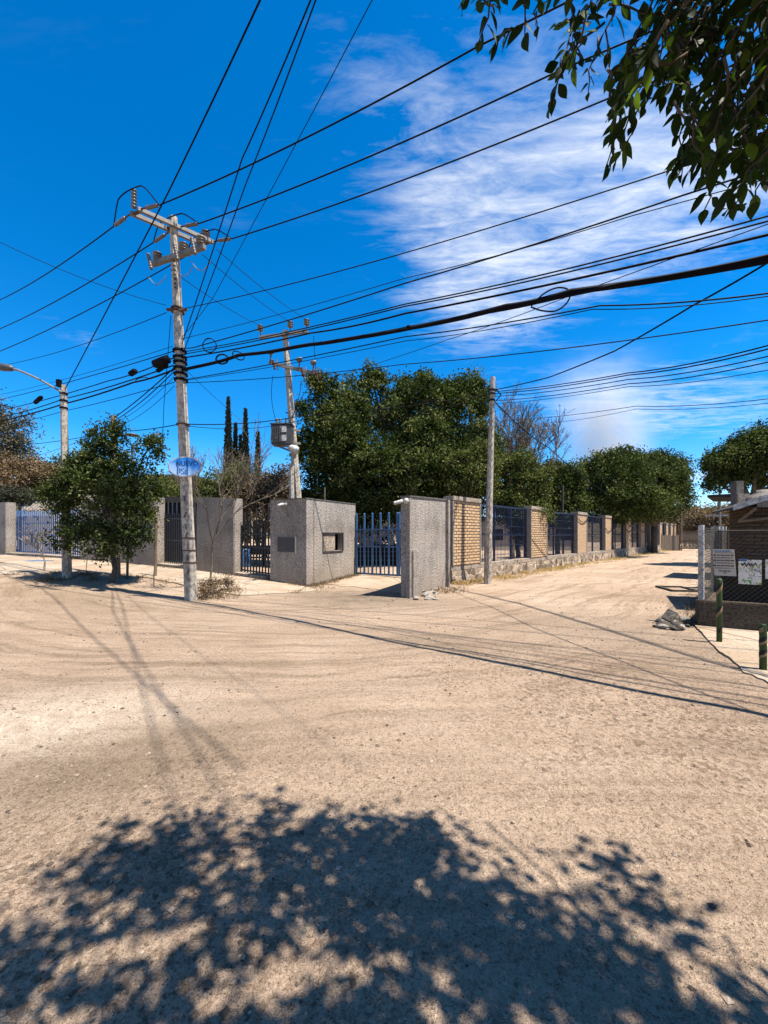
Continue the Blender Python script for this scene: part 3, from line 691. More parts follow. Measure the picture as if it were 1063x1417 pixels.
for i, px in enumerate(ppx):
    if i == 0: q = Vector((K.x, K.y))+DF*.28+UR*.03
    else: q = Vector((K.x, K.y))+DF*online(px, K, DF)
    o = tag(MB().tube([(0,0,.3),(0,0,1.72+.02*i)], .045, 8).build('fence_post', M['white']),
        ['thick white concrete post at the corner of the low wall', 'second white post back from the corner on the low side wall', 'third white post back from the corner on the low side wall',
         'fourth white post back from the corner on the low side wall', 'farthest white post on the low side wall beside the dark shop'][i], 'post', 'white posts on the low side wall')
    o.location = (q.x, q.y, .0)
def chainlink(name, label, org, rz, W, z0, z1, pitch=.075, r=.0018, y=0.1):
    o = thing(name, label, 'fence', org, rz); mb = MB(); H = z1-z0
    n = int((W+H)/pitch)
    for k in range(n):
        s = k*pitch
        a0, a1 = max(0, s-H), min(W, s)
        if a1 > a0: mb.tube([(a0, y, z0+(s-a0)), (a1, y, z0+(s-a1))], r, 3, False)
        s2 = s-H; b0, b1 = max(0, s2), min(W, s2+H)
        if b1 > b0: mb.tube([(b0, y+.004, z0+(b0-s2)), (b1, y+.004, z0+(b1-s2))], r, 3, False)
    mb.tube([(0, y, z1), (W, y, z1)], .006, 6); mb.build('mesh', M['wire_mesh'], o); return o
chainlink('chain_link_fence', 'chain-link fence on the front low wall carrying the notice boards', (K.x, K.y, 0), URZ, 3.3, .44, 1.62)
chainlink('chain_link_fence', 'chain-link fence between the white posts on the side wall', (K.x, K.y, 0), FRZ, 9.0, .40, 1.66, .09, .002, -.1)
def board_pt(px, py, off):                            # onto the chain-link plane
    n = Vector((-UR.y, UR.x)); O = Vector((K.x, K.y))+n*off
    t = online(px, O, UR); q = O+UR*t; return q, EYE+(HY-py)/FOC*q.y, t
nrm = Vector((-UR.y, UR.x))
# price board
qa, za, ta = board_pt(986, 760, -.05); qb, zb, tb_ = board_pt(1018, 797, -.05)
w, h = tb_-ta, za-zb
o = thing('notice_board', 'cream notice board with blue heading hung by the corner post', 'sign', (qa.x, qa.y, zb), URZ)
mb = MB(); mb.add([(.0,-.03,h),(w*.93,-.03,h),(w,-.06,0),(.02,-.06,0),(.0,-.012,h),(w*.93,-.012,h),(w,-.042,0),(.02,-.042,0)],
   [(0,3,2,1),(4,5,6,7),(0,1,5,4),(1,2,6,5),(2,3,7,6),(3,0,4,7)])
mb.build('panel', pm('cream_board', (0.56,0.47,0.38), (0.68,0.59,0.49), 6, .6), o)
def strip_rows(name, m, rows, seed):
    rr = random.Random(seed); mb = MB()
    for z, th_, x0, x1, fill in rows:
        x = x0; y = -.06+(.03)*z/h-.002
        while x < x1:
            l = rr.uniform(.008, .03)*fill
            mb.b2(x*w, min(x+l/w, x1)*w, y-.002, y, z-th_/2, z+th_/2); x += (l+rr.uniform(.004,.010))/w
    return mb.build(name, m, o)
H_ = h
strip_rows('blue_heading', M['blue'], [(H_*.935, .026, .03, .80, 1.0)], 1)
strip_rows('text_lines', M['dark'], [(H_*.87, .010, .08, .86, .7)]+[(H_*a, .020, .03, .13, 2.0) for a in (.78,.58,.38)]+[(H_*a, .020, .78, .90, 2.0) for a in (.78,.58,.38)]+[(H_*.685, .012, .06, .85, .6), (H_*.485, .012, .08, .88, .6), (H_*.29, .010, .10, .9, .6), (H_*.18, .016, .25, .78, .9), (H_*.11, .014, .46, .58, 1)], 2)
for a in (.78,.58,.38): strip_rows('brown_band', M['rust'], [(H_*a, .016, .17, .74, 3)], 3)
# posters
def posterm(name, a, b_, c_, d_):
    m, N, L, b = newmat(name); tc = N.new('ShaderNodeTexCoord'); v = tc.outputs['Object']
    n1 = tex_noise(N, L, v, 11, 5, .75, 1.0); r = ramp(N, [(0.40, d_), (0.43, a), (0.50, b_), (0.54, a), (0.57, c_)]); L.new(n1, r.inputs[0])
    L.new(r.outputs[0], b.inputs['Base Color']); b.inputs['Roughness'].default_value = .6; return m
PM = posterm('printed_poster', (0.50,0.44,0.38), (0.62,0.58,0.54), (0.10,0.22,0.04), (0.08,0.08,0.09))
for (p0, p1, lab, top) in (((1021, 774), (1053, 809), 'square printed poster with green picture hung on the chain-link fence', True), ((1058, 774), (1092, 802), 'pale poster at the right edge hung on the chain-link fence', False)):
    qa, za, ta = board_pt(*p0, -.04); qb, zb, tb_ = board_pt(*p1, -.04); w, h = tb_-ta, za-zb
    o = thing('poster', lab, 'poster', (qa.x, qa.y, zb), URZ)
    mb = MB(); nx, nz = 10, 10
    g = [(w*i/nx, -.045+.010*mnoise.noise((i*.4, k*.4, 3+w)), h*k/nz-(.03 if (k == nz and i < 4 and top) else 0)) for i in range(nx+1) for k in range(nz+1)]
    g2 = [(a, b_+.006, c_) for a, b_, c_ in g]; n = nz+1; N_ = len(g)
    mb.add(g+g2, [(i*n+k, (i+1)*n+k, (i+1)*n+k+1, i*n+k+1) for i in range(nx) for k in range(nz)]+[(N_+i*n+k, N_+i*n+k+1, N_+(i+1)*n+k+1, N_+(i+1)*n+k) for i in range(nx) for k in range(nz)])
    mb.build('sheet', PM, o, True)
    if top:
        mb = MB(); mb.b2(.0, w*.36, -.062, -.057, h-.02, h+.015); mb.build('blue_strip', M['blue'], o)
        mb = MB()
        for i in range(9): mb.box((w*(.15+.075*i), -.064, h*(.80+.03*math.sin(i*1.9))), (.012, .004, .05), Euler((0, .5 if i % 2 else -.4, 0)).to_matrix())
        mb.build('lettering', M['dark'], o)
# shop building
so = Vector((K.x, K.y))+DF*2.6+UR*.60
SH = thing('brick_shop', 'dark brick shop with white roof edge behind the chain-link fence', 'shop', (so.x, so.y, 0), URZ)
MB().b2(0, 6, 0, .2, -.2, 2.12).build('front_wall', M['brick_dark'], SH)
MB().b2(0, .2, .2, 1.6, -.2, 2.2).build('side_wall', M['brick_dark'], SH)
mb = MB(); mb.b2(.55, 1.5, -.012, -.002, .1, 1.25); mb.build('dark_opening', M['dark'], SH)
def roofpt(px, py, off):
    O = Vector((so.x, so.y))+nrm*off; t = online(px, O, UR); q = O+UR*t; return t, EYE+(HY-py)/FOC*q.y
t0, z0 = roofpt(1015, 703, -.7); t1, z1 = roofpt(1063, 688, -.7); sl = (z1-z0)/(t1-t0)
mb = MB(); mb.hexa(t0, t0+6, -.70, -.66, z0-.05, z0-.05+sl*6, z0+.06, z0+.06+sl*6); mb.build('roof_edge', M['white'], SH)
mb = MB()
for k in range(60): 
    x = t0+.1*k; mb.hexa(x, x+.1, -.66, 1.5, z0-.02+sl*.1*k, z0-.02+sl*.1*(k+1), z0+.02+sl*.1*k+(.02 if k % 2 else 0), z0+.02+sl*.1*(k+1)+(0 if k % 2 else .02))
mb.build('roof', M['roofing'], SH)
mb = MB(); mb.tube([(t0+.35, -.6, z0-.02), (t0+.2, -.1, z0-.25), (t0+1.4, -.05, z0-.1)], .03, 6); mb.build('roof_brace', M['wood2'], SH)
# plain dark panel standing low inside the fence
n2 = Vector((K.x, K.y))+nrm*.22+UR*.35
o = tag(MB().b2(0, 3.2, 0, .03, .42, 1.0).build('dark_panel', M['dark']), 'dark panel set low behind the chain-link fence', 'cloth'); o.location = (n2.x, n2.y, 0); o.rotation_euler = (0, 0, URZ)
# things on and behind the shop roof
def at(px, py, d): return Wp(px, py, d)
b0 = at(1020, 700, 11.5); o = thing('unfinished_wall', 'grey unfinished concrete post and wire panel above the shop roof', 'wall', (b0.x, b0.y, 0), 0)
mb = MB(); mb.b2(-.10, .10, -.1, .1, -.2, EYE+74/FOC*11.5); mb.build('post', M['grey_concrete'], o)
mb = MB(); mb.b2(-.12, .2, -.18, -.151, 1.9, 2.7); mb.build('pipe', M['render'], o)
mb = MB(); mb.b2(.16, 1.2, -.05, .1, -.2, EYE+46/FOC*11.5); mb.build('wall_body', M['grey_concrete'], o)
b1 = at(1070, 682, 10.5); o = thing('water_tank', 'white rooftop tank at the right edge above the shop roof', 'tank', (b1.x+.35, b1.y+.6, 0), 0)
MB().lathe([(.40,1.8),(.42,2.0),(.40,2.4),(.42,2.44),(.40,2.48),(.36,2.62),(.18,2.72),(.18,2.78)], (0,0,0), None, 20).build('tank_body', M['render'], o, True)
mb = MB(); mb.b2(-.5, .5, -.5, .5, -.2, 1.8); mb.build('stand', M['brick_dark'], o)
b2_ = at(1014, 690, 14); o = thing('flat_roofed_house', 'house with dark overhanging roof slab behind the white posts', 'house', (b2_.x, b2_.y, 0), FRZ-math.pi/2)
mb = MB(); mb.b2(0, 4, 0, 3, -.2, 2.55); mb.build('wall', M['plaster'], o)
mb = MB(); mb.hexa(-.66, 4.1, -.4, 2.2, 2.86, 2.60, 2.94, 2.95); mb.build('roof', M['roofing'], o)
mb = MB(); mb.b2(-.75, -.01, -.1, .0, 2.20, 2.25); mb.build('white_rail', M['white'], o)
# right lane lamp
p = gp(996, 768); o = thing('street_light', 'thin street lamp rising behind the white posts on the right', 'street lamp', (p.x, p.y, 0), 0); zt = EYE+(740-663)/FOC*p.y; r_ = p.y/FOC
MB().tube([(0,0,-.2),(0,0,zt*.6),(0,0,zt)], [.10,.085,.07], 8).build('pole', M['galv'], o)
MB().tube([(0,0,zt-.05),(-.25,0,zt+.12),(-.75*1,0,zt+.15)], .05, 6).build('arm', M['galv'], o)
MB().lathe([(.06,0),(.16,.12),(.2,.32),(.17,.5),(.05,.56)], (-.62,0,zt+.14), (-1,0,-.35), 10).build('lamp_head', M['galv'], o, True)
# bollards
bols = [((995.5, 890), 803, 'green steel bollard with orange spiral stripes by the corner wall'), ((1056, 929), 866, 'green steel bollard at the right edge of the pavement, nearest the camera')]
for (pb, ptop, lab) in bols:
    p = gp(*pb); hh = (pb[1]-ptop)/FOC*p.y; o = thing('bollard', lab, 'bollard', (p.x, p.y, .022), R.random()*3, 'striped bollards on the right pavement')
    rr = .034
    MB().lathe([(rr,-.1),(rr,hh-.015),(rr*.85,hh)], (0,0,0), None, 16).build('post', pm('green_bollard_paint', (0.035,0.075,0.015), (0.07,0.115,0.028), 9, .6, 30, .3, .004), o, True)
    mb = MB(); n = 40; vs = []
    for k in range(n+1):
        a = k/n*2*math.pi*2.2+1.2; z = .12+(hh-.2)*k/n
        for dz in (0, .05): vs.append(((rr+.003)*math.cos(a), (rr+.003)*math.sin(a), z+dz))
        for dz in (.055, 0): vs.append(((rr-.004)*math.cos(a), (rr-.004)*math.sin(a), z+dz))
    for k in range(n):
        for j in range(4): mb.f.append((k*4+j, (k+1)*4+j, (k+1)*4+(j+1) % 4, k*4+(j+1) % 4))
    mb.v = vs; mb.build('stripe', pm('black_tape', (0.012,0.013,0.012), (0.03,0.03,0.03), 20, .7), o)
    mb = MB(); vs = []
    for k in range(n+1):
        a = k/n*2*math.pi*2.2+2.5; z = .12+(hh-.2)*k/n
        for q_, dz in ((.0026, 0), (.0026, .05), (-.004, .05), (-.004, 0)): vs.append(((rr+q_)*math.cos(a), (rr+q_)*math.sin(a), z+dz))
    for k in range(n):
        for j in range(4): mb.f.append((k*4+j, (k+1)*4+j, (k+1)*4+(j+1) % 4, k*4+(j+1) % 4))
    mb.v = vs; mb.build('orange_stripe', pm('faded_orange_tape', (0.34,0.20,0.09), (0.46,0.30,0.15), 20, .7), o)

# ------------------------------------------------------------------ utility poles
def insul(mb, c, axis, L=.30, r=.06, n=5):
    prof = [(.02,0)]
    for i in range(n):
        z = L*i/n; prof += [(.03,z+.005),(r,z+L/n*.35),(r,z+L/n*.5),(.03,z+L/n*.9)]
    prof.append((.02,L)); mb.lathe(prof, c, axis, 10)
def pole_parts(o, base, top, r0, r1, n=8, name='pole', m='concrete'):
    b = Vector(base); d = Vector(top)-b
    pts = [b-d.normalized()*.5]+[b+d*t for t in (0,.2,.4,.6,.8,1)]
    return MB().tube(pts, [r0*1.03]+[r0+(r1-r0)*t for t in (0,.2,.4,.6,.8,1)], n).build(name, M[m], o)
LPb = gp(265, 830); LPt = Wp(240, 301, LPb.y-.05)
LP = thing('utility_pole', 'tall leaning concrete power pole with double crossarm, nearest the camera', 'utility pole', LPb, 0)
loc = lambda v: Vector(v)-LPb
pole_parts(LP, (0,0,0), loc(LPt), .150, .088)
def lpp(py):                                            # point on the pole axis at an image row
    t = (830-py)/(830-301); return LPb+(LPt-LPb)*t
aL = Wp(193, 290, 8.72); aR = Wp(297, 334, 9.72); aD = (aR-aL); zc = (aL.z+aR.z)/2; aL.z = zc; aR.z = zc
ac = (aL+aR)/2; pc_ = lpp(316); aL += Vector((pc_.x-ac.x, pc_.y-ac.y, pc_.z-ac.z)); aR += Vector((pc_.x-ac.x, pc_.y-ac.y, pc_.z-ac.z))
sd = Vector((.92, -.40, 0)).normalized()               # towards the right-hand spans
for s in (-1, 1):
    arm = MB().bar(loc(aL+sd*.13*s), loc(aR+sd*.13*s), .07, .08).build('crossarm', M['galv'], LP)
mb = MB()
for t in (.04, .47, .96): mb.bar(loc(aL+(aR-aL)*t-sd*.17), loc(aL+(aR-aL)*t+sd*.17), .05, .05)
mb.build('arm_bolts', M['rust'], LP)
att = []
for t in (.02, .52, .98):
    c = aL+(aR-aL)*t; pr = []
    for s in (-1, 1):
        dirv = (sd*s+Vector((0,0,-.18))).normalized(); mb = MB(); st = c+sd*.18*s
        mb.tube([loc(st), loc(st+dirv*.18)], .018, 6); mb.build('link', M['rust'], LP)
        mb = MB(); insul(mb, loc(st+dirv*.16), dirv, .36, .042, 6); mb.build('strain_insulator', M['porc'], LP, True)
        e = st+dirv*.56; pr.append(e)
    mb = MB(); up = c+Vector((0,0,.52 if t < .9 else .40)); pts = []
    for k in range(17):
        f = k/16; q = pr[0]*(1-f)+pr[1]*f; hgt = (.40 if t < .1 else .24)*min(1, math.sin(math.pi*f)*1.5)*(1+.25*f); pts.append(loc(q+Vector((0,0,hgt))+aD.normalized()*(-.16)*math.sin(math.pi*f)))
    mb.tube(pts, .013, 5); mb.build('jumper', M['cable'], LP)
    att.append(pr)
mb = MB(); insul(mb, loc(aL+Vector((0,0,.05))), (0,0,1), .42, .06, 6); mb.build('post_insulator', M['porc'], LP, True)
mb = MB(); insul(mb, loc(aR+Vector((-.05,-.1,.05))), (0,0,1), .20, .10, 3); mb.build('post_insulator', M['porc'], LP, True)
# lower arm with fused cut-outs
lc = lpp(362); ld = Vector((.93,-.37,0)).normalized(); lA = lc-ld*.62; lB = lc+ld*.95
for s in (0,): MB().bar(loc(lA+Vector((0,-.14,0))), loc(lB+Vector((0,-.14,.0))), .09, .10).build('lower_arm', M['galv'], LP)
for t in (-.45, .35, .85):
    c = lc+ld*t+Vector((0,-.2,.05))
    mb = MB(); insul(mb, loc(c+Vector((0,.05,0))), (0,0,1), .18, .10, 3); mb.build('pin_insulator', M['porc'], LP, True)
    mb = MB(); insul(mb, loc(c+Vector((-.14,-.08,.06))), (.25,-.1,-1), .40, .042, 6); mb.build('fuse_cutout', M['porc'], LP, True)
    mb = MB(); mb.tube([loc(c+Vector((-.14+.06*k-.0*k, -.1, -.45-.20*math.sin(k*.45)))) for k in range(8)], .009, 5); mb.build('tail_wire', M['galv'], LP)
mb = MB()
for py in (428, 432): 
    mb.lathe([(.15,0),(.15,.03)], loc(lpp(py)), None, 8)
mb.bar(loc(lpp(430)+Vector((-.22,-.06,0))), loc(lpp(430)+Vector((.24,-.06,.0))), .05, .05); mb.build('wire_bracket', M['rust'], LP)
mb = MB()
for py in (487, 496, 503, 511, 519, 527): mb.lathe([(.155,0),(.16,.02),(.155,.05)], loc(lpp(py)), None, 8)
mb.build('cable_bands', M['cable'], LP)
mb = MB()
for py in (588, 745, 762, 779): mb.lathe([(.152,0),(.154,.02),(.152,.03)], loc(lpp(py)), None, 8)
mb.build('straps', M['rust'], LP)
mb = MB()
for py in range(366, 404, 6): mb.box(loc(lpp(py)+Vector((.03,-.118,0))), (.05,.02,.025), Euler((0,.5,0)).to_matrix())
mb.build('step_marks', M['dark'], LP)
mb = MB()
for k, py in enumerate((690, 712, 728, 740, 771, 790)): mb.box(loc(lpp(py)+Vector((.02,-.139,0))), (.035,.012,.13), Euler((0,.25 if k % 2 else -.2,0)).to_matrix())
mb.build('stencil_marks', M['tank'], LP)
# cable splice cases clamped to the pole
MB().lathe([(.03,0),(.09,.03),(.10,.3),(.09,.42),(.03,.46)], loc(lpp(505)+Vector((-.55,-.1,-.02))), (1,-.35,.15), 10).build('splice_case', M['cable'], LP, True)
# oval sign
sc_ = lpp(648)+Vector((.12,-.26,0)); o = thing('oval_sign', 'blue and white oval sign strapped to the tall leaning power pole', 'sign', sc_, math.radians(-6))
def oval(rx, rz, y0, y1, n=40):
    mb = MB(); vs = [(rx*math.cos(2*math.pi*k/n), y, rz*math.sin(2*math.pi*k/n)) for y in (y0, y1) for k in range(n)]
    mb.add(vs, [tuple(range(n)), tuple(range(2*n-1, n-1, -1))]+[(k, n+k, n+(k+1) % n, (k+1) % n) for k in range(n)]); return mb
oval(.400, .232, -.010, .012).build('rim', M['white'], o)
def signm():
    m, N, L, b = newmat('oval_sign_print'); tc = N.new('ShaderNodeTexCoord'); sp = N.new('ShaderNodeSeparateXYZ'); L.new(tc.outputs['Object'], sp.inputs[0])
    a = N.new('ShaderNodeMath'); a.operation = 'MULTIPLY_ADD'; L.new(sp.outputs['X'], a.inputs[0]); a.inputs[1].default_value = .45; a.inputs[2].default_value = .5
    z = N.new('ShaderNodeMath'); z.operation = 'MULTIPLY_ADD'; L.new(sp.outputs['Z'], z.inputs[0]); z.inputs[1].default_value = 1.5; L.new(a.outputs[0], z.inputs[2])
    r = ramp(N, [(0.15, (.42,.58,.78)), (.42, (.28,.50,.80)), (.58, (.03,.24,.68)), (.95, (.01,.15,.52))]); L.new(z.outputs[0], r.inputs[0])
    L.new(r.outputs[0], b.inputs['Base Color']); b.inputs['Roughness'].default_value = .35; return m
oval(.372, .206, -.0135, -.0101).build('face', signm(), o)
M['sign_ink'] = pm('navy_sign_ink', (0.006,0.05,0.19), (0.01,0.07,0.25), 9, .4)
M['sign_blue'] = pm('bright_sign_blue', (0.01,0.15,0.50), (0.02,0.20,0.58), 9, .4)
mb = MB(); mb.b2(-.175, -.155, -.0165, -.0137, -.165, .165); mb.b2(.055, .078, -.0165, -.0137, -.19, .185)
for k in range(4):
    for j in range(4):
        if (k*5+j*3) % 4: mb.b2(-.125+.045*j, -.092+.045*j, -.0165, -.0137, -.165+.036*k, -.142+.036*k)
mb.build('bars', M['sign_blue'], o)
def text(body, size, m, parent, locv, rot=(math.radians(90),0,0), name='lettering', ext=.0015):
    cu = bpy.data.curves.new(name, 'FONT'); cu.body = body; cu.size = size; cu.align_x = 'CENTER'; cu.extrude = ext
    t = bpy.data.objects.new(name, cu); C.objects.link(t); dg_ = bpy.context.evaluated_depsgraph_get(); dg_.update()
    me = bpy.data.meshes.new_from_object(t.evaluated_get(dg_)); me.name = name
    bpy.data.objects.remove(t); bpy.data.curves.remove(cu)
    me.materials.clear(); me.materials.append(m)
    ob = bpy.data.objects.new(name, me); C.objects.link(ob); ob.parent = parent; ob.location = locv; ob.rotation_euler = rot; return ob
text('NUEVO', .155, M['sign_ink'], o, (.06, -.0165, .02))

# transformer pole behind the guard house
TPb = Vector(Wp(413, 740, 16.6)); TPb.z = 0; TPt = Wp(394.5, 458, 16.6)
TP = thing('utility_pole', 'concrete power pole with two crossarms standing behind the guard house', 'utility pole', TPb, 0)
tl = lambda v: Vector(v)-TPb
full = TPt-Vector(Wp(412, 690, 16.6)); slope = full/(full.z)
base_t = TPt-slope*TPt.z
TPb2 = base_t; TP.location = TPb2; tl = lambda v: Vector(v)-TPb2
pole_parts(TP, (0,0,0), tl(TPt), .185, .115)
tpp = lambda z: TPb2+slope*z
zA = Wp(0, 467, 16.6).z; zB = Wp(0, 511, 16.6).z
hA0, hA1 = Wp(361, 470, 16.6), Wp(427, 461, 16.6); MB().bar(tl(hA0+Vector((0,-.16,0))), tl(hA1+Vector((0,-.16,0))), .10, .12).build('upper_crossarm', M['galv'], TP)
hB0, hB1 = Wp(374, 504, 16.6), Wp(437, 519, 16.6); MB().bar(tl(hB0+Vector((0,-.16,0))), tl(hB1+Vector((0,-.16,0))), .10, .12).build('lower_crossarm', M['galv'], TP)
ttop = []
for px, py in ((362, 469), (403, 464), (425.5, 461)):
    q = Wp(px, py, 16.6)+Vector((0,-.16,.05)); mb = MB(); mb.tube([tl(q), tl(q+Vector((0,0,.2)))], .025, 6); insul(mb, tl(q+Vector((0,0,.18))), (0,0,1), .26, .125, 3)
    mb.build('pin_insulator', M['porc'], TP, True); ttop.append(q+Vector((0,0,.42)))
for px, py in ((376, 503), (415, 513), (434, 517)):
    q = Wp(px, py, 16.6)+Vector((0,-.25,.02)); mb = MB(); mb.tube([tl(q+Vector((0,0,-.1))), tl(q+Vector((.05,0,.25)))], .035, 6); mb.lathe([(.05,0),(.09,.03),(.09,.2),(.05,.24)], tl(q+Vector((-.08,0,.30))), (1,0,.25), 8)
    mb.build('lightning_arrester', M['porc'], TP, True)
    mb = MB(); insul(mb, tl(q+Vector((.12,-.06,.0))), (.25,0,-1), .42, .06, 5); mb.tube([tl(q+Vector((.30,-.06,.02))), tl(q+Vector((.34,-.06,-.42)))], .02, 5); mb.build('fuse_cutout', M['rust'], TP, True)
def sagline(a, b_, sag, n=14): return [Vector(a).lerp(Vector(b_), k/n)-Vector((0,0,sag*4*(k/n)*(1-k/n))) for k in range(n+1)]
mb = MB()
for (a, b_, bow) in (((378, 520), (386, 594), -.16), ((417, 527), (396, 594), .12), ((432, 531), (403, 594), -.2)):
    p0, p1 = Wp(*a, 16.4), Wp(*b_, 16.1); pts = []
    for k in range(13):
        f = k/12; pts.append(tl(p0.lerp(p1, f)+Vector((bow*4*f*(1-f), 0, 0))))
    mb.tube(pts, .012, 5)
mb.tube([tl(Wp(434, 465, 16.4)), tl(Wp(437, 516, 16.4))], .012, 5)
mb.build('drop_leads', M['cable'], TP)
tc0 = Wp(392, 603, 16.15); o = thing('transformer', 'dark grey box transformer with two pale plates hung on the pole behind the guard house', 'transformer', tc0, 0)
s_ = 16.15/FOC
MB().b2(-15*s_, 13*s_, -.24, .26, -14*s_, 14*s_).build('tank', M['tank'], o, bevel=.04)
mb = MB(); mb.b2(-16*s_, 14*s_, -.27, .28, 13.5*s_, 15.5*s_); mb.build('lid', M['tank'], o, bevel=.01)
mb = MB()
for k in range(6): mb.b2(-15*s_+.06+k*.07, -15*s_+.09+k*.07, -.30, -.243, -11*s_, 11*s_)
mb.build('cooling_fins', M['tank'], o)
for dx in (-9, -4, 4):
    mb = MB(); insul(mb, (dx*s_, 0, 15*s_), (0,0,1), .26, .06, 4); mb.build('bushing', M['porc'], o, True)
for z in (7, -5): MB().b2(-2*s_, 6.5*s_, -.262, -.243, (z-4)*s_, (z+4)*s_).build('plate', M['white'], o)
mb = MB(); mb.bar((13*s_, .05, 9*s_), (22*s_, .25, 9*s_), .06, .08); mb.bar((13*s_, .05, -9*s_), (22*s_, .25, -9*s_), .06, .08); mb.bar((-8*s_, .0, -14*s_), (20*s_, .2, -24*s_), .06, .06); mb.build('hanger', M['galv'], o)
MB().lathe([(.05,0),(.10,.06),(.17,.25),(.16,.42),(.04,.46)], (7*s_, -.1, -15*s_), (.9,0,-.45), 10).build('lamp_head', M['white'], o, True)
pb_ = Wp(405, 740, 16.2); tag(MB().tube([(0,0,0),(-.02,0,2),(-.05,0,4.4)], .10, 8).build('conduit_pipe', M['concrete']), 'pale conduit pipe rising beside the pole behind the guard house', 'pipe').location = (pb_.x, pb_.y, 0)

# right pole by the fence
RPb = gp(674.5, 808); RPt = Wp(682, 522, RPb.y); RP = thing('utility_pole', 'slim concrete cable pole standing in front of the brick fence', 'utility pole', RPb, 0)
pole_parts(RP, (0,0,0), RPt-RPb, .122, .078)
mb = MB(); rpp = lambda py: RPb+(RPt-RPb)*((808-py)/(808-522))
for py in (541, 546, 555): mb.lathe([(.095,0),(.098,.03),(.095,.05)], rpp(py)-RPb, None, 8)
mb.tube([rpp(540)-RPb+Vector((.08,-.1,0)), rpp(548)-RPb+Vector((.25,-.1,0)), rpp(556)-RPb+Vector((.1,-.1,0))], .02, 5)
mb.build('cable_clamps', M['cable'], RP)
mb = MB()
for k in range(22): mb.lathe([(.012,0),(.012,.03)], rpp(790-k*11)-RPb+Vector((.03,-.118+.0018*k,0)), (0,-1,0), 6)
mb.build('bolt_holes', M['dark'], RP)

# left street-light pole
SLb = gp(93, 801); SLt = Wp(88, 533, SLb.y); SL = thing('street_light', 'pale concrete street-light pole with long arm on the left', 'street lamp', SLb, 0)
pole_parts(SL, (0,0,0), SLt-SLb, .118, .078)
mb = MB(); q0, q1, q2, q3 = [Wp(a, b_, SLb.y-.1)-SLb for a, b_ in ((86, 543), (55, 525), (25, 512), (12, 510))]
mb.tube([q0, q1, q2, q3], .03, 6); mb.build('arm', M['galv'], SL)
MB().lathe([(.04,0),(.09,.08),(.11,.3),(.08,.55),(.03,.62)], q3+Vector((.15,0,.0)), (-1,0,.12), 10).build('lamp_head', M['tank'], SL, True)
mb = MB()
for py in (546, 556, 566): mb.lathe([(.10,0),(.10,.05)], Wp(88.3, py, SLb.y)-SLb, None, 8)
mb.b2(-.2, -.1, -.15, -.05, 5.4, 5.6); mb.build('cable_bands', M['cable'], SL)

# wooden service pole behind the leafy tree
WPb = gp(162, 797); WPt = Wp(157, 575, WPb.y); o = tag(MB().tube([(0,0,-.4), (0,0,0), (WPt-WPb)*.5, WPt-WPb], [.10,.10,.085,.075], 8).build('service_pole', M['wood2']), 'brown wooden service pole rising out of the small leafy tree', 'utility pole'); o.location = WPb
# little school lamp with a square bracket
lb = Wp(183, 740, 18); o = thing('yard_lamp', 'blue yard lamp post with forked bracket behind the stucco wall', 'lamp', (lb.x, lb.y, .3), 0); z1 = Wp(0, 616, 18).z-.3
MB().tube([(0,0,0),(0,0,z1)], .05, 8).build('post', M['dkblue'], o)
mb = MB(); mb.tube([(0,0,z1),(-.22,0,z1+.2),(-.27,0,z1+.42)], .022, 6); mb.tube([(0,0,z1),(.22,0,z1+.2),(.27,0,z1+.42)], .022, 6); mb.build('fork', M['dkblue'], o)
MB().lathe([(.3,0),(.28,.05),(.1,.09),(.03,.12)], (0,0,z1+.42), None, 12).build('lamp_head', M['tank'], o, True)
# posts and stakes around the left tree
def stick(px, py, ptop, r, m, name, label, cat='stake', lean=0.0):
    b = gp(px, py); h = (py-ptop)/FOC*b.y; o = tag(MB().tube([(0,0,-.2), (lean*.5,0,h*.5), (lean,0,h)], [r, r*.97, r*.9], 7).build(name, M[m]), label, cat); o.location = b
stick(162.5, 800, 772, .085, 'wood2', 'timber_stump', 'short pale timber stump beside the leafy tree trunk', 'post')
stick(176, 801, 752, .035, 'black_iron', 'iron_pipe', 'thin dark iron pipe standing right of the leafy tree trunk', 'pipe', .03)
stick(213, 812, 793, .018, 'wood2', 'thin_stake', 'thin pale stake in the ground left of the power pole', 'stake')
stick(215, 798, 716, .045, 'wood', 'wood_pole', 'dark slim wooden stake leaning by the barred gate left of the power pole', 'stake', .03)
stick(118, 793, 755, .012, 'wood2', 'thin_stake', 'thin leaning stick left of the leafy tree', 'stake', .12)
# flagpole in the yard
fb = Wp(779, 760, 24.5); tag(MB().tube([(0,0,0),(0,0,Wp(0,671,24.5).z)], .05, 8).build('flagpole', M['tank']), 'thin flagpole in the yard behind the mesh fence', 'flagpole').location = (fb.x, fb.y, 0)
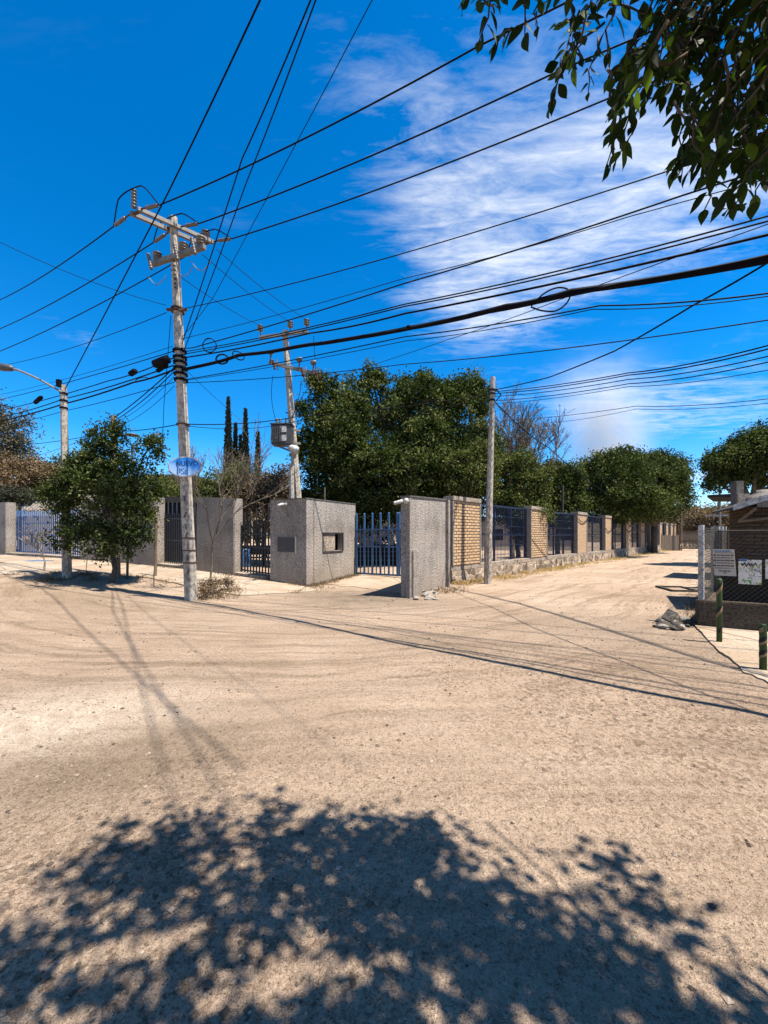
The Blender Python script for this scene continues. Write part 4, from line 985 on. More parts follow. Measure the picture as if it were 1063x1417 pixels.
# ------------------------------------------------------------------ wires
def P(a):
    return Vector(a) if isinstance(a, Vector) else Wp(*a)
def wire(name, label, pts, sag=0.0, r=.010, e0=0.0, e1=0.0, group='overhead cables and wires', cat='cable', m='cable', n=20, wob=0.0):
    p = [P(a) for a in pts]; path = []
    if e0: p[0:0] = [p[0]+(p[0]-p[1]).normalized()*e0]
    if e1: p.append(p[-1]+(p[-1]-p[-2]).normalized()*e1)
    if len(p) > 2 and not isinstance(sag, (list, tuple)):
        sg = [0]*(len(p)-1)
        if e0: sg = sg
        i0 = 1 if e0 else 0; i1 = len(p)-2 if e1 else len(p)-1
        for i in range(i0, i1): sg[i] = sag
    else: sg = sag if isinstance(sag, (list, tuple)) else [sag]
    for i in range(len(p)-1):
        seg = sagline(p[i], p[i+1], sg[i], n); path += seg if i == 0 else seg[1:]
    if wob: path = [q+Vector((0,0,wob*mnoise.noise((q.x*.9, q.y*.9, 4)))) for q in path]
    o0 = path[0].copy()
    o = MB().tube([q-o0 for q in path], r, 5).build(name, M[m], None, True); o.location = o0
    return tag(o, label, cat, group)
lpt = lambda py, dx=0.0: lpp(py)+Vector((dx, -.12, 0))
# high-voltage spans of the tall pole
HVG = 'high wires on the tall power pole'
def hv(i, s, end, label, sag, e1): wire('power_line', label, [att[i][s], end], sag, .0135, 0, e1, HVG, 'wire', 'alu')
wire('power_line', 'top high-voltage wire running left from the tall power pole', [att[0][0], (0, 415, 15.0)], .12, .0135, 0, 12, HVG, 'wire', 'alu')
wire('power_line', 'middle high-voltage wire running left from the tall power pole', [att[1][0], (0, 455, 15.2)], .12, .0135, 0, 12, HVG, 'wire', 'alu')
wire('power_line', 'lowest high-voltage wire running left from the tall power pole', [att[2][0], (0, 486, 15.5)], .12, .0135, 0, 12, HVG, 'wire', 'alu')
wire('power_line', 'top high-voltage wire rising right from the tall pole into the leaves', [att[0][1], (660, 65, 5.9)], .10, .0135, 0, 9, HVG, 'wire', 'alu')
wire('power_line', 'middle high-voltage wire rising right from the tall pole into the leaves', [att[1][1], (780, 95, 6.1)], .10, .0135, 0, 9, HVG, 'wire', 'alu')
wire('power_line', 'lowest high-voltage wire rising right from the tall pole into the leaves', [att[2][1], (845, 135, 6.4)], .10, .0135, 0, 9, HVG, 'wire', 'alu')
# taps to the transformer pole
for s_, t_, lab in (((236, 373, 9.1), ttop[0], 'left'), ((280, 352, 9.4), ttop[1], 'middle'), ((300, 345, 9.8), ttop[2], 'right')):
    wire('tap_wire', 'thin %s wire from the tall power pole to the crossarm pole behind the guard house' % lab, [s_, t_], .10, .0085, 0, 0, HVG, 'wire', 'alu')
# steep lines passing overhead
wire('service_line', 'steep wire from the left street-light pole rising past the crossarm and overhead', [SLt+Vector((.05,0,-.1)), (232, 268, 7.2), (360, 0, 5.0)], .02, .012, 0, 6)
wire('service_line', 'left of the paired steep cables rising overhead from the tall power pole', [lpt(478, .12), (335, 220, 6.6), (430, 0, 4.9)], .03, .0105, 0, 6)
wire('service_line', 'right of the paired steep cables rising overhead from the tall power pole', [lpt(490, .14), (342, 250, 6.9), (437, 0, 4.9)], .03, .0095, 0, 6)
wire('service_line', 'thin steep wire slanting up right from the tall power pole to the top edge', [lpt(470, .12), (296, 410, 8.4), (515, 0, 4.9)], .02, .006, 0, 6)
# wires from the bracket
wire('thin_wire', 'thin wire from the pole bracket rising gently right to the hanging leaves', [lpt(430, .24), (930, 235, 4.9)], .12, .0085, 0, 6)
wire('thin_wire', 'thin wire from the pole bracket falling left to the left edge', [lpt(436, -.2), (0, 506, 15)], .15, .008, 0, 8)
wire('thin_wire', 'faint wire from the pole bracket rising to the upper left edge', [lpt(426, -.2), (0, 335, 8.2)], .10, .006, 0, 6)
# telecom bundle and companions
TG = 'telephone and data cables'
wire('cable_bundle', 'thick black lashed cable bundle sagging from the tall pole to the right edge', [lpt(514, .1), (330, 492, 8.5), (430, 478, 7.7), (570, 453, 6.35), (700, 424, 5.3), (790, 404, 4.8), (1063, 357, 3.75)], .02, .036, 0, 4, TG, wob=.03)
wire('lashed_cable', 'black cable lashed along the thick bundle at right', [(470, 472, 7.3), (640, 438, 5.75), (860, 392, 4.45), (1063, 350, 3.73)], .015, .022, 0, 4, TG, wob=.05)
wire('telephone_cable', 'second black cable just above the thick bundle right of the tall pole', [lpt(498, .1), (430, 461, 7.6), (560, 434, 6.3), (1063, 325, 3.9)], .03, .0145, 0, 5, TG)
wire('telephone_cable', 'upper of the close pair of cables above the bundle right of the tall pole', [lpt(490, .1), (560, 421, 6.2), (1063, 299, 4.0)], .05, .0095, 0, 5, TG)
wire('telephone_cable', 'lower of the close pair of cables above the bundle right of the tall pole', [lpt(493, .1), (560, 424, 6.2), (1063, 306, 3.98)], .05, .0095, 0, 5, TG)
wire('telephone_cable', 'highest cable from the looped coil rising right into the white cloud', [lpt(484, .1), (560, 392, 6.6), (985, 290, 4.7)][:1]+[(258+20, 478, 8.8), (560, 392, 6.7), (943, 271, 5.0)], .03, .011, 0, 5, TG)
wire('telephone_cable', 'thin faint cable parallel above the coiled cable', [lpt(472, .1), (560, 385, 6.8), (870, 300, 5.2)], .04, .006, 0, 6, TG)
wire('telephone_cable', 'cable below the bundle running right from the tall pole to the right edge', [lpt(528, .1), (560, 466, 6.8), (830, 423, 5.0), (1063, 406, 4.2)], .03, .0095, 0, 5, TG)
wire('telephone_cable', 'thin cable below the bundle meeting the right edge a little lower', [lpt(529, .1), (560, 472, 6.8), (820, 428, 5.05), (1063, 410, 4.15)], .04, .006, 0, 5, TG)
wire('telephone_cable', 'thin lower cable crossing the sky from the tall pole to the right edge', [lpt(532, .1), (560, 504, 7.0), (1063, 443, 4.3)], .05, .0075, 0, 5, TG)
wire('telephone_cable', 'faint thin cable that slants up from the second pole towards the bundle', [(440, 528, 9.0), (620, 470, 7.0), (800, 405, 5.2)], .02, .005, 0, 2, TG)
# the same cables carrying on to the left
wire('telephone_cable', 'upper cable falling left from the tall pole past the street lamp', [lpt(489, -.1), (0, 553, 15.2)], .05, .010, 0, 8, TG)
wire('telephone_cable', 'second cable falling left from the tall pole past the street lamp', [lpt(498, -.1), (150, 527, 11.2), (0, 568, 15.2)], .05, .013, 0, 8, TG)
wire('telephone_cable', 'third cable falling left from the tall pole past the street lamp', [lpt(508, -.1), (88, 552, 12.5), (0, 577, 15.2)], .05, .015, 0, 8, TG)
wire('cable_bundle', 'lowest thick cable falling left from the tall pole past the street lamp', [lpt(514, -.1), (185, 529, 10.6), (88, 559, 12.5), (0, 583, 15.2)], .03, .021, 0, 8, TG)
wire('telephone_cable', 'thin cable falling left below the thick cable', [lpt(531, -.1), (88, 569, 12.6), (0, 590, 15.2)], .03, .009, 0, 8, TG)
wire('thin_wire', 'faint high wire falling left from the tall pole to the left edge', [lpt(482, -.1), (0, 546, 15)], .08, .006, 0, 8, TG)
# drop wires to the wooden pole
for k, (a, b_, r_, lab) in enumerate(((512, 578, .013, 'thick'), (517, 582, .011, 'second'), (524, 585, .006, 'thin upper'), (536, 590, .006, 'thin lower'))):
    wire('drop_wire', '%s drop wire from the tall pole down to the wooden pole in the tree' % lab, [lpt(a, -.1), (158+k, b_, WPb.y)], .05+.03*k, r_, 0, 0, 'drop wires to the wooden service pole')
wire('guy_wire', 'thin vertical guy wire hanging left of the tall power pole', [lpt(440, -.1), (227, 560, 9.9), (224, 640, 10.4)], 0, .007)
# right pole cables
RG = 'cables on the slim right-hand pole'
rq = lambda py, dx=0.06: rpp(py)+Vector((dx, -.09, 0))
wire('telephone_cable', 'black drop cable curving up from the slim right pole to the right edge', [rq(541), (760, 522, 10.0), (850, 486, 7.6), (960, 422, 5.8), (1063, 363, 4.9)], .01, .014, 0, 4, RG)
for (a, d_, lab, r_) in ((543, 478, 'topmost', .011), (546, 483, 'second', .011), (550, 493, 'third', .009), (556, 501, 'fourth', .009), (560, 512, 'lowest', .006)):
    wire('telephone_cable', '%s of the close cables from the slim right pole to the right edge' % lab, [rq(a), (870, a-27+(0 if a < 550 else 2), 8.2), (1063, d_, 5.6)], .05, r_, 0, 5, RG)
wire('thin_wire', 'upper of two faint wires above the ficus row at right', [(700, 582, 30), (880, 562, 20), (1063, 552, 15)], .1, .015, 0, 8, RG)
wire('thin_wire', 'lower of two faint wires above the ficus row at right', [(760, 585, 30), (880, 566, 20), (1063, 558, 15)], .1, .012, 0, 8, RG)
wire('drop_wire', 'black drop wire falling from the slim right pole to the trees at right', [rq(557), (760, 620, 15.5), (845, 686, 19.5)], .12, .016, 0, 0, RG)
wire('guy_wire', 'thin guy wire slanting from the slim right pole down behind the brick fence', [rq(572, -.05), (642, 693, 14.6)], 0, .010, 0, 0.6, RG)
wire('telephone_cable', 'cable crossing from the slim right pole left past the transformer to the tall pole', [rq(546, -.05), (408, 577, 11.6), lpt(588, .1)], .08, .012, 0, 0, RG)
wire('telephone_cable', 'thin cable just above the one from the slim right pole to the tall pole', [rq(552, -.05), (408, 583, 11.7), lpt(590, .1)], .14, .007, 0, 0, RG)
wire('telephone_cable', 'cable carrying on left from the tall pole strap to the wooden pole and beyond', [lpt(589, -.1), (158, 597, WPb.y), (40, 615, 16)], .04, .011, 0, 6, RG)
wire('telephone_cable', 'faint cable from the wooden pole slanting left behind the street-light pole', [(158, 590, WPb.y), (60, 628, 18)], .05, .008, 0, 5, RG)
wire('thin_wire', 'faint long wire crossing down right behind the tall pole', [(250, 505, 9.4), (320, 570, 16)], .02, .006, 0, 3)
# coils and loops of spare cable
def coil(px, py, d, rx, rz, tilt, label, turns=3, r=.011):
    c = Wp(px, py, d); mb = MB(); pts = []
    for k in range(turns*20+1):
        a = 2*math.pi*k/20; e = 1+.05*math.sin(k*.7); q = Vector((rx*math.cos(a)*e, .02*math.sin(k*.31), rz*math.sin(a)*e))
        pts.append(Euler((0, tilt, 0)).to_matrix() @ q)
    mb.tube(pts, r, 5); o = tag(mb.build('cable_coil', M['cable'], None, True), label, 'cable coil', 'spare cable coils'); o.location = c
coil(290, 478, 8.75, .14, .17, -.7, 'round coil of spare cable just right of the tall pole, above the others', 2, .009)
coil(307.5, 497, 8.65, .13, .11, .2, 'tangled dark coil of cable hanging on the bundle right of the tall pole', 5, .012)
coil(330, 492, 8.5, .13, .08, .6, 'flat coil of cable hanging on the bundle, third from the tall pole', 2, .010)
coil(196, 525, 10.3, .15, .055, -.2, 'flat loop of cable hanging left of the tall pole', 2, .009)
lp0 = [Wp(*a) for a in ((735, 424, 5.08), (752, 407, 4.98), (770, 398.5, 4.9), (785, 400, 4.84), (789, 410, 4.84), (782, 422, 4.88), (768, 430.5, 4.94), (750, 430, 5.0), (735, 425, 5.08))]
pts = []
for i in range(len(lp0)-1):
    a, b_, c_, d_ = lp0[max(i-1,0)], lp0[i], lp0[i+1], lp0[min(i+2, len(lp0)-1)]
    for k in range(5):
        t = k/5; pts.append(.5*((2*b_)+(c_-a)*t+(2*a-5*b_+4*c_-d_)*t*t+(3*b_-a-3*c_+d_)*t**3))
pts.append(lp0[-1])
o = tag(MB().tube([q-lp0[0] for q in pts], .010, 5).build('cable_coil', M['cable'], None, True), 'large single loop of cable hanging from the thick bundle at right', 'cable coil', 'spare cable coils'); o.location = lp0[0]
def case(px, py, d, ln, r, dirv, label):
    o = tag(MB().lathe([(r*.3,0),(r*.9,ln*.08),(r,ln*.3),(r,ln*.8),(r*.8,ln*.94),(r*.3,ln)], (0,0,0), dirv, 10).build('splice_case', M['cable'], None, True), label, 'splice case'); o.location = Wp(px, py, d)
case(180, 518, 10.7, .26, .075, (1,-.5,.25), 'small black splice case on the cable left of the tall pole')
case(48, 558, 13.9, .55, .07, (1,-.55,.3), 'long dark splice case on the cables left of the street-light pole')
case(217, 514, 9.8, .42, .055, (1,-.5,.3), 'thick dark splice bunch against the left side of the tall pole')
case(566, 455, 6.3, .05, .04, (0,0,1), 'small clamp on the thick bundle in the middle of the span')

# ------------------------------------------------------------------ vegetation
def leaf_mesh(name, P0, size, mat, parent, aspect=.5, up=.35, rs=None, droop=0.0, dirs=None, tint=None):
    rs = rs or NP; n = len(P0)
    d = rs.normal(size=(n,3)) if dirs is None else dirs+rs.normal(size=(n,3))*.35
    d[:,2] -= droop; d /= np.linalg.norm(d, axis=1)[:,None]
    nn = rs.normal(size=(n,3)); nn[:,2] += up*3
    w = np.cross(d, nn); w /= np.linalg.norm(w, axis=1)[:,None]+1e-9
    s = size*rs.uniform(.65, 1.35, n)[:,None]
    v = np.empty((n,4,3)); v[:,0] = P0; v[:,1] = P0+d*s*.45+w*s*aspect*.5; v[:,2] = P0+d*s; v[:,3] = P0+d*s*.45-w*s*aspect*.5
    me = bpy.data.meshes.new(name); me.vertices.add(4*n); me.loops.add(4*n); me.polygons.add(n)
    me.vertices.foreach_set('co', v.reshape(-1)); me.loops.foreach_set('vertex_index', np.arange(4*n, dtype=np.int32))
    me.polygons.foreach_set('loop_start', np.arange(0, 4*n, 4, dtype=np.int32)); me.polygons.foreach_set('loop_total', np.full(n, 4, dtype=np.int32))
    me.update(calc_edges=True)
    at_ = me.attributes.new('tint', 'FLOAT', 'POINT'); t = np.clip((rs.normal(.5, .23, n) if tint is None else tint+rs.normal(0, .15, n)), 0, 1)
    at_.data.foreach_set('value', np.repeat(t, 4).astype(np.float32))
    me.materials.append(mat); o = bpy.data.objects.new(name, me); C.objects.link(o)
    if parent is not None: o.parent = parent
    return o
def crown_pts(blobs, nclump, nleaf, cl, rs, shell=.55, flat=.8):
    vol = np.array([b[3]*b[4]*b[5] for b in blobs])**.72; vol /= vol.sum(); out = []; tn = []
    idx = rs.choice(len(blobs), nclump, p=vol)
    for i in idx:
        cx, cy, cz, rx, ry, rz = blobs[i]
        q = rs.normal(size=3); q /= np.linalg.norm(q); r = shell+(1.06-shell)*rs.random()**.7
        if rs.random() < .10: r *= 1.12
        c = np.array((cx, cy, cz))+q*r*np.array((rx, ry, rz))
        k = max(4, int(nleaf*rs.uniform(.5, 1.5))); s = cl*rs.uniform(.6, 1.4)
        out.append(c+rs.normal(size=(k,3))*np.array((s, s, s*flat))); tn.append(np.full(k, rs.normal(.48, .20)+(.35 if rs.random() < .05 else 0)))
    return np.concatenate(out), np.concatenate(tn)
def limbs(mb, base, targets, r0, rs, split=.35, wander=.12, tip=.012):
    base = Vector(base)
    for t in targets:
        t = Vector(t); L_ = (t-base).length; pts = []; n = 7
        for k in range(n+1):
            f = k/n; q = base.lerp(t, f); q.z += L_*.10*math.sin(math.pi*f)
            q += Vector(rs.normal(size=3))*wander*L_*.12*math.sin(math.pi*f); pts.append(q)
        mb.tube(pts, [max(tip, r0*(1-k/n)**.8) for k in range(n+1)], 6)
def subblobs(blobs, k, rs, f=.42):
    out = list(blobs)
    for cx, cy, cz, rx, ry, rz in blobs:
        for _ in range(k):
            q = rs.normal(size=3); q /= np.linalg.norm(q); s = f*rs.uniform(.6, 1.3)
            if q[2] < -.5: q[2] *= -1
            out.append((cx+q[0]*rx*.85, cy+q[1]*ry*.85, cz+q[2]*rz*.85, rx*s, ry*s, rz*s))
    return out
def tree(name, label, base, blobs, nclump, nleaf, cl, size, mat, trunk_r=.14, bark='bark', seed=1, sub=5, shell=.55, fork=None, group=None, cat='tree', aspect=.5, droop=0.0, extra=None, subf=.42, spikes=4):
    rs = np.random.default_rng(seed); base = Vector(base)
    o = thing(name, label, cat, base, 0, group)
    bl = [(b[0]-base.x, b[1]-base.y, b[2]-base.z, b[3], b[4], b[5]) for b in blobs]
    bl2 = subblobs(bl, sub, rs, subf)
    for b in bl:
        for _ in range(spikes):
            q = rs.normal(size=3); q /= np.linalg.norm(q); q[2] = abs(q[2])*.8+.15
            bl2.append((b[0]+q[0]*b[3]*.95, b[1]+q[1]*b[4]*.95, b[2]+q[2]*b[5]*1.08, b[3]*.15, b[4]*.15, b[5]*rs.uniform(.25, .50)))
    pts, tn = crown_pts(bl2, nclump, nleaf, cl, rs, shell); tn = tn[pts[:,2] > .05]; pts = pts[pts[:,2] > .05]
    leaf_mesh('crown', pts, size, M[mat], o, aspect, rs=rs, droop=droop, tint=tn)
    fk = Vector(fork)-base if fork else Vector((0,0,max(.4, min(b[2]-b[5]*.6 for b in bl))))
    mb = MB(); mb.tube([(0,0,-.3), (0,0,0), fk*.5+Vector((rs.normal()*.04, 0, 0)), fk], [trunk_r*1.25, trunk_r*1.1, trunk_r*.95, trunk_r*.85], 9)
    limbs(mb, fk, [(b[0]+rs.normal()*b[3]*.2, b[1], b[2]+b[5]*.3) for b in bl2[:16]], trunk_r*.62, rs)
    mb.build('trunk', M[bark], o, True)
    return o
def B(px, py, d, wpx, hpx, dep=None):                    # a crown lobe from its place in the view, given a real size
    c = Wp(px, py, d); rx = wpx*d/FOC/2; rz = hpx*d/FOC/2; return (c.x, c.y, c.z, rx, dep or rx*.9, rz)
# small leafy tree by the left sidewalk
bt = gp(155, 806); d0 = bt.y
tree('leafy_tree', 'small round leafy tree on the left verge in front of the stucco wall', bt,
  [B(150,695,d0,96,120), B(112,672,d0+.2,66,70), B(196,668,d0,44,90), B(152,622,d0,44,60), B(157,596,d0,22,36), B(82,688,d0-.1,44,44), B(66,678,d0,22,20), B(150,748,d0-.2,86,50), B(192,722,d0-.2,44,60), B(214,625,d0,20,46), B(218,602,d0,12,22), B(122,645,d0,46,50), B(94,742,d0,40,40), B(135,622,d0,20,26)],
  760, 44, .10, .085, 'leaf_ficus', .065, 'bark', 3, 5, .5, (bt.x+.02, bt.y, bt.z+.75), aspect=.5)
# big ficus group behind the guard house
def ficus(label, bpx, d, blobs, seed, n, r=.28, name='ficus_tree', fz=1.6, grp='dense ficus trees behind the walls', size=.14, cl=.20, nl=44, mat='leaf_ficus', sub=6):
    b = Wp(bpx, 740, d); base = (b.x, b.y, G(b.x, b.y)); return tree(name, label, base, blobs, int(n*1.45), nl, cl*.76, size, mat, r, 'bark', seed, sub, .6, (b.x, b.y, fz), grp)
ficus('tall dark ficus with a leaning left plume behind the guard house', 470, 18.5, [B(470,660,18.8,90,90), B(500,700,19,110,60), B(440,705,18.5,60,50), B(448,560,18.5,38,70), B(440,600,18.2,54,66), B(470,620,18,70,110), B(432,640,18.2,50,70), B(440,530,18.5,20,30), B(480,590,18.5,56,80), B(462,590,18.5,50,60), B(436,528,18.5,16,26), B(455,545,18.5,22,30), B(420,572,18.3,22,26), B(490,560,18.5,26,36)], 21, 900)
ficus('largest dark ficus behind the blue entry gate', 560, 19.5, [B(530,660,19,110,90), B(580,650,19.3,90,90), B(545,715,20,120,70), B(560,690,19.5,130,60), B(545,600,19.5,130,110), B(510,560,19.5,70,86), B(580,565,19.5,90,78), B(545,660,18.8,150,70), B(520,535,19.5,40,36), B(592,545,19.5,56,44), B(512,522,19.5,16,26), B(530,528,19.5,20,26), B(560,538,19.5,18,30), B(584,528,19.5,22,28), B(603,535,19.5,20,26)], 22, 1400, .32)
ficus('broad dark ficus left of the slim right-hand pole', 640, 20.5, [B(630,660,20.3,110,90), B(620,700,20.5,110,70), B(635,590,20.5,90,90), B(650,555,20.5,50,56), B(612,620,20,90,100), B(655,640,20,70,80), B(628,545,20.5,36,30), B(640,532,20.5,24,26), B(655,540,20.5,20,30), B(618,540,20.5,16,26), B(668,562,20.5,22,34)], 23, 950)
# olive-green trees around the slim pole
for (lab, bpx, d, bl, sd_, n) in (('olive-green tree above the first mesh panel, right of the slim pole', 715, 19.0, [B(720,705,19,70,50), B(712,660,19,66,60), B(738,672,19,52,50), B(700,690,18.6,50,40), B(722,730,18.4,34,60)], 31, 620),
     ('olive-green bushy tree left of the slim pole behind the brick pier', 650, 17.5, [B(652,668,17.5,56,46), B(640,650,17.5,40,40), B(668,650,17.8,40,60)], 32, 420)):
    ficus(lab, bpx, d, bl, sd_, n, .12, 'olive_tree', 1.2, 'olive-green trees behind the fence', .11, .17, 40, 'leaf_olive')
ficus('dark rounded ficus first in the row along the lane', 772, 26, [B(775,705,26,60,50), B(775,668,26,52,52), B(765,690,26,46,40), B(790,680,26,40,60)], 33, 480, .16, size=.15, fz=1.9)
ficus('broad dark ficus in the middle of the row along the lane', 845, 29, [B(850,700,29,110,50), B(850,665,29,90,64), B(820,672,29,70,70), B(853,628,29,14,20), B(870,632,29,22,22), B(830,642,29,20,22), B(858,640,29,44,34), B(842,700,28,84,44)], 34, 900, .22, size=.16, cl=.26, fz=2)
ficus('last dark ficus in the row overhanging the lane fence', 905, 34, [B(905,668,34,84,64), B(925,690,34,52,56), B(890,700,33,70,44), B(935,664,34,30,34), B(900,645,34,46,30), B(912,634,34,16,20), B(936,645,34,16,26), B(886,634,34,22,18)], 35, 900, .25, size=.18, cl=.32, fz=2.2)
ficus('tree rising behind the shop roof at the right edge', 1040, 20, [B(1045,640,20,90,66), B(1010,650,20,56,50), B(1080,630,20,90,90), B(992,645,20,34,30), B(985,668,20,22,24), B(1040,612,20,50,24)], 36, 800, .2, 'leafy_tree', 2.4, 'trees behind the right-hand property', size=.13, cl=.2)
# cypresses
for i, (px, top, w_, d) in enumerate(((316, 552, 11, 31), (326, 588, 8, 31.5), (340, 568, 9.5, 31), (333, 604, 6, 33), (357, 600, 7, 31))):
    s_ = d/FOC; b = Wp(px, 740, d); z1 = Wp(px, top, d).z; rs = np.random.default_rng(50+i)
    o = thing('cypress_tree', ['tallest slim dark cypress behind the left wall', 'second cypress from the left, short and slim, beside the tallest', 'slim dark cypress, second tallest of the row', 'shortest faint cypress between two taller ones', 'rightmost slim cypress, standing apart'][i], 'tree', (b.x, b.y, 0), 0, 'row of slim cypresses')
    n = 5200; h = rs.random(n)**.8; zz = .8+h*(z1-.8); rad = w_*s_*.52*np.minimum(1, (1-h)*2.3)**.8*(rs.random(n)**.4); an = rs.random(n)*6.283
    dirs = np.stack([np.cos(an)*.4, np.sin(an)*.4, np.full(n, 1.2)], 1)
    leaf_mesh('crown', np.stack([np.cos(an)*rad, np.sin(an)*rad, zz], 1), .22, M['leaf_cyp'], o, .4, rs=rs, dirs=dirs)
    MB().tube([(0,0,-.2),(0,0,z1*.5),(0,0,z1*.9)], [.12,.07,.02], 6).build('trunk', M['bark'], o)
# bare branching trees and scrub
def bare(name, label, base, height, spread, seed, m='twig', r0=.07, levels=5, lean=(0,0), group=None, n0=4, leaves=None, cat='tree', nl=0, lsz=.06, ang=.55, kids=3, tipr=.006):
    rs = random.Random(seed); o = thing(name, label, cat, base, 0, group); mb = MB(); tips = []
    def grow(p, d, L_, r, lev):
        pts = [p]; q = p.copy(); dd = d.copy()
        for k in range(4):
            dd = (dd+Vector((rs.gauss(0,.13), rs.gauss(0,.13), rs.gauss(.03,.08)))).normalized(); q = q+dd*L_/4; pts.append(q.copy())
        r1 = max(tipr, r*.62); mb.tube(pts, [r+(r1-r)*k/4 for k in range(5)], 5 if lev > 1 else 6, lev == levels)
        if lev >= levels: tips.extend(pts[1:]); return
        for _ in range(kids if lev > 0 else n0):
            a = rs.uniform(0, 6.283); s = rs.uniform(.5, 1.2)*ang*spread
            nd = (dd+Vector((math.cos(a)*s, math.sin(a)*s, rs.uniform(-.05,.25)))).normalized()
            grow(pts[rs.choice((2,3,4,4))] if lev > 0 else pts[4], nd, L_*rs.uniform(.62,.85), r1, lev+1)
    grow(Vector((0,0,-.1)), Vector((lean[0], lean[1], 1)).normalized(), height*.30, r0, 0)
    mb.build('branches', M[m], o)
    if leaves and nl:
        r2 = np.random.default_rng(seed); T_ = np.array([tuple(t) for t in tips]); T_ = T_[r2.choice(len(T_), nl)]+r2.normal(size=(nl,3))*.07
        leaf_mesh('sparse_leaves', T_, lsz, M[leaves], o, .5, rs=r2)
    return o
b = Wp(745, 740, 24); bare('bare_tree', 'bare branching tree spreading above the mesh fence, right of the slim pole', (b.x, b.y, 0), 9.6, 1.2, 5, 'greytwig', .15, 6, (-.05,0), None, 5, 'leaf_dry', nl=1500, lsz=.10, tipr=.011)
b = Wp(712, 740, 22.5); bare('bare_tree', 'thin twiggy tree with yellowed leaves just right of the slim pole', (b.x, b.y, 0), 8.6, 1.0, 9, 'greytwig', .11, 6, (-.03,0), None, 4, 'leaf_dry', nl=1900, lsz=.10, tipr=.010)
b = gp(285, 812); bare('bare_sapling', 'bare sapling with pale stems beside the tall power pole', b, 4.6, .85, 14, 'greytwig', .036, 5, (.14,0), None, 4, 'leaf_dry', nl=420, lsz=.05, tipr=.005)
for i, (px, py) in enumerate(((300, 822), (318, 818), (286, 828))):
    b = gp(px, py); bare('dry_shrub', ['low dry shrub right of the power pole base', 'low dry shrub farthest right of the power pole base', 'low dry tuft against the foot of the power pole'][i], b, [.75,.65,.6][i], 2.4, 60+i, 'twig', .012, 3, (.2*(i-1),0), 'dry shrubs at the pole base', 7, 'leaf_dry', 'shrub', 420, .05, kids=3, tipr=.004)
b = gp(60, 792); bare('bare_sapling', 'small bent pale sapling left of the street-light pole', b, 1.9, 1.1, 15, 'palebark', .03, 4, (.15,0), None, 3, 'leaf_dry', nl=120, lsz=.05, tipr=.005)
def bush(name, label, bpx, d, blobs, seed, n, mat, size=.12, group=None, nl=36, cl=.2, cat='shrub'):
    b = Wp(bpx, 740, d); return tree(name, label, (b.x, b.y, G(b.x, b.y)), blobs, n, nl, cl, size, mat, .08, 'twig', seed, 5, .45, None, group, cat)
bush('dry_bush', 'brown dry bush behind the dark gate, left of the guard house', 365, 17.5, [B(365,685,17.5,70,50), B(385,672,17.5,46,40), B(345,695,17.5,46,40), B(380,710,17,60,50)], 71, 420, 'leaf_dry', .11, 'scrub behind the left wall')
bush('green_bush', 'green bush behind the wall below the cypresses', 318, 19, [B(300,675,19,50,40), B(330,668,19,50,50), B(318,690,19,70,40), B(285,690,19,40,36)], 72, 420, 'leaf_olive', .11, 'scrub behind the left wall')
bush('green_bush', 'green bush behind the dark gate left of the oval sign', 222, 19, [B(215,680,19,70,36), B(240,690,19,50,30)], 73, 260, 'leaf_olive', .11, 'scrub behind the left wall')
bush('dry_bush', 'brown dry scrub at the far left behind the stucco wall', 30, 24, [B(20,665,24,90,50), B(60,670,24,60,44), B(-20,660,24,70,70)], 74, 520, 'leaf_dry', .15, 'scrub behind the left wall')
bush('dark_hedge', 'dark clipped hedge showing above the wall at the far left', 10, 21, [B(0,688,21,80,14), B(30,688,21,60,14)], 75, 240, 'leaf_cyp', .1, 'scrub behind the left wall')
bush('casuarina_tree', 'hazy grey casuarina tree at the left edge', 0, 26, [B(-5,610,26,56,86), B(18,640,26,60,60), B(-20,580,26,40,60), B(35,600,26,22,50)], 76, 520, 'leaf_grey', .16, None, 26, .30, 'tree')
for i, (px, d) in enumerate(((372, 18.5), (392, 19.0), (352, 18.2), (300, 17.8))):
    b = Wp(px, 740, d); bare('bare_shrub', ['tall bare stems behind the dark gate left of the guard house', 'tall bare stems just left of the transformer', 'bare forked stems below the rightmost cypress', 'bare stems behind the wall right of the oval sign'][i], (b.x, b.y, 0), [4.9,4.6,4.4,3.5][i], .7, 80+i, 'greytwig', .045, 4, (0,0), 'bare stems behind the left wall', 4, None, 'shrub', tipr=.010)
for i, (px, d, w_, h_) in enumerate(((948, 52, 40, 56), (975, 47, 50, 52), (1000, 44, 40, 54), (925, 56, 30, 44))):
    bush('dry_bush', ['brown dry thicket behind the plank fence at the lane end', 'brown dry thicket behind the farm gate at the lane end', 'brown dry thicket behind the white posts on the right', 'brown dry thicket under the last ficus of the row'][i], px, d, [B(px,732,d,w_,h_), B(px+8,722,d,w_*.7,h_*.7)], 90+i, 260, 'leaf_dry', .25, 'dry thickets closing the lane', 36, .4)
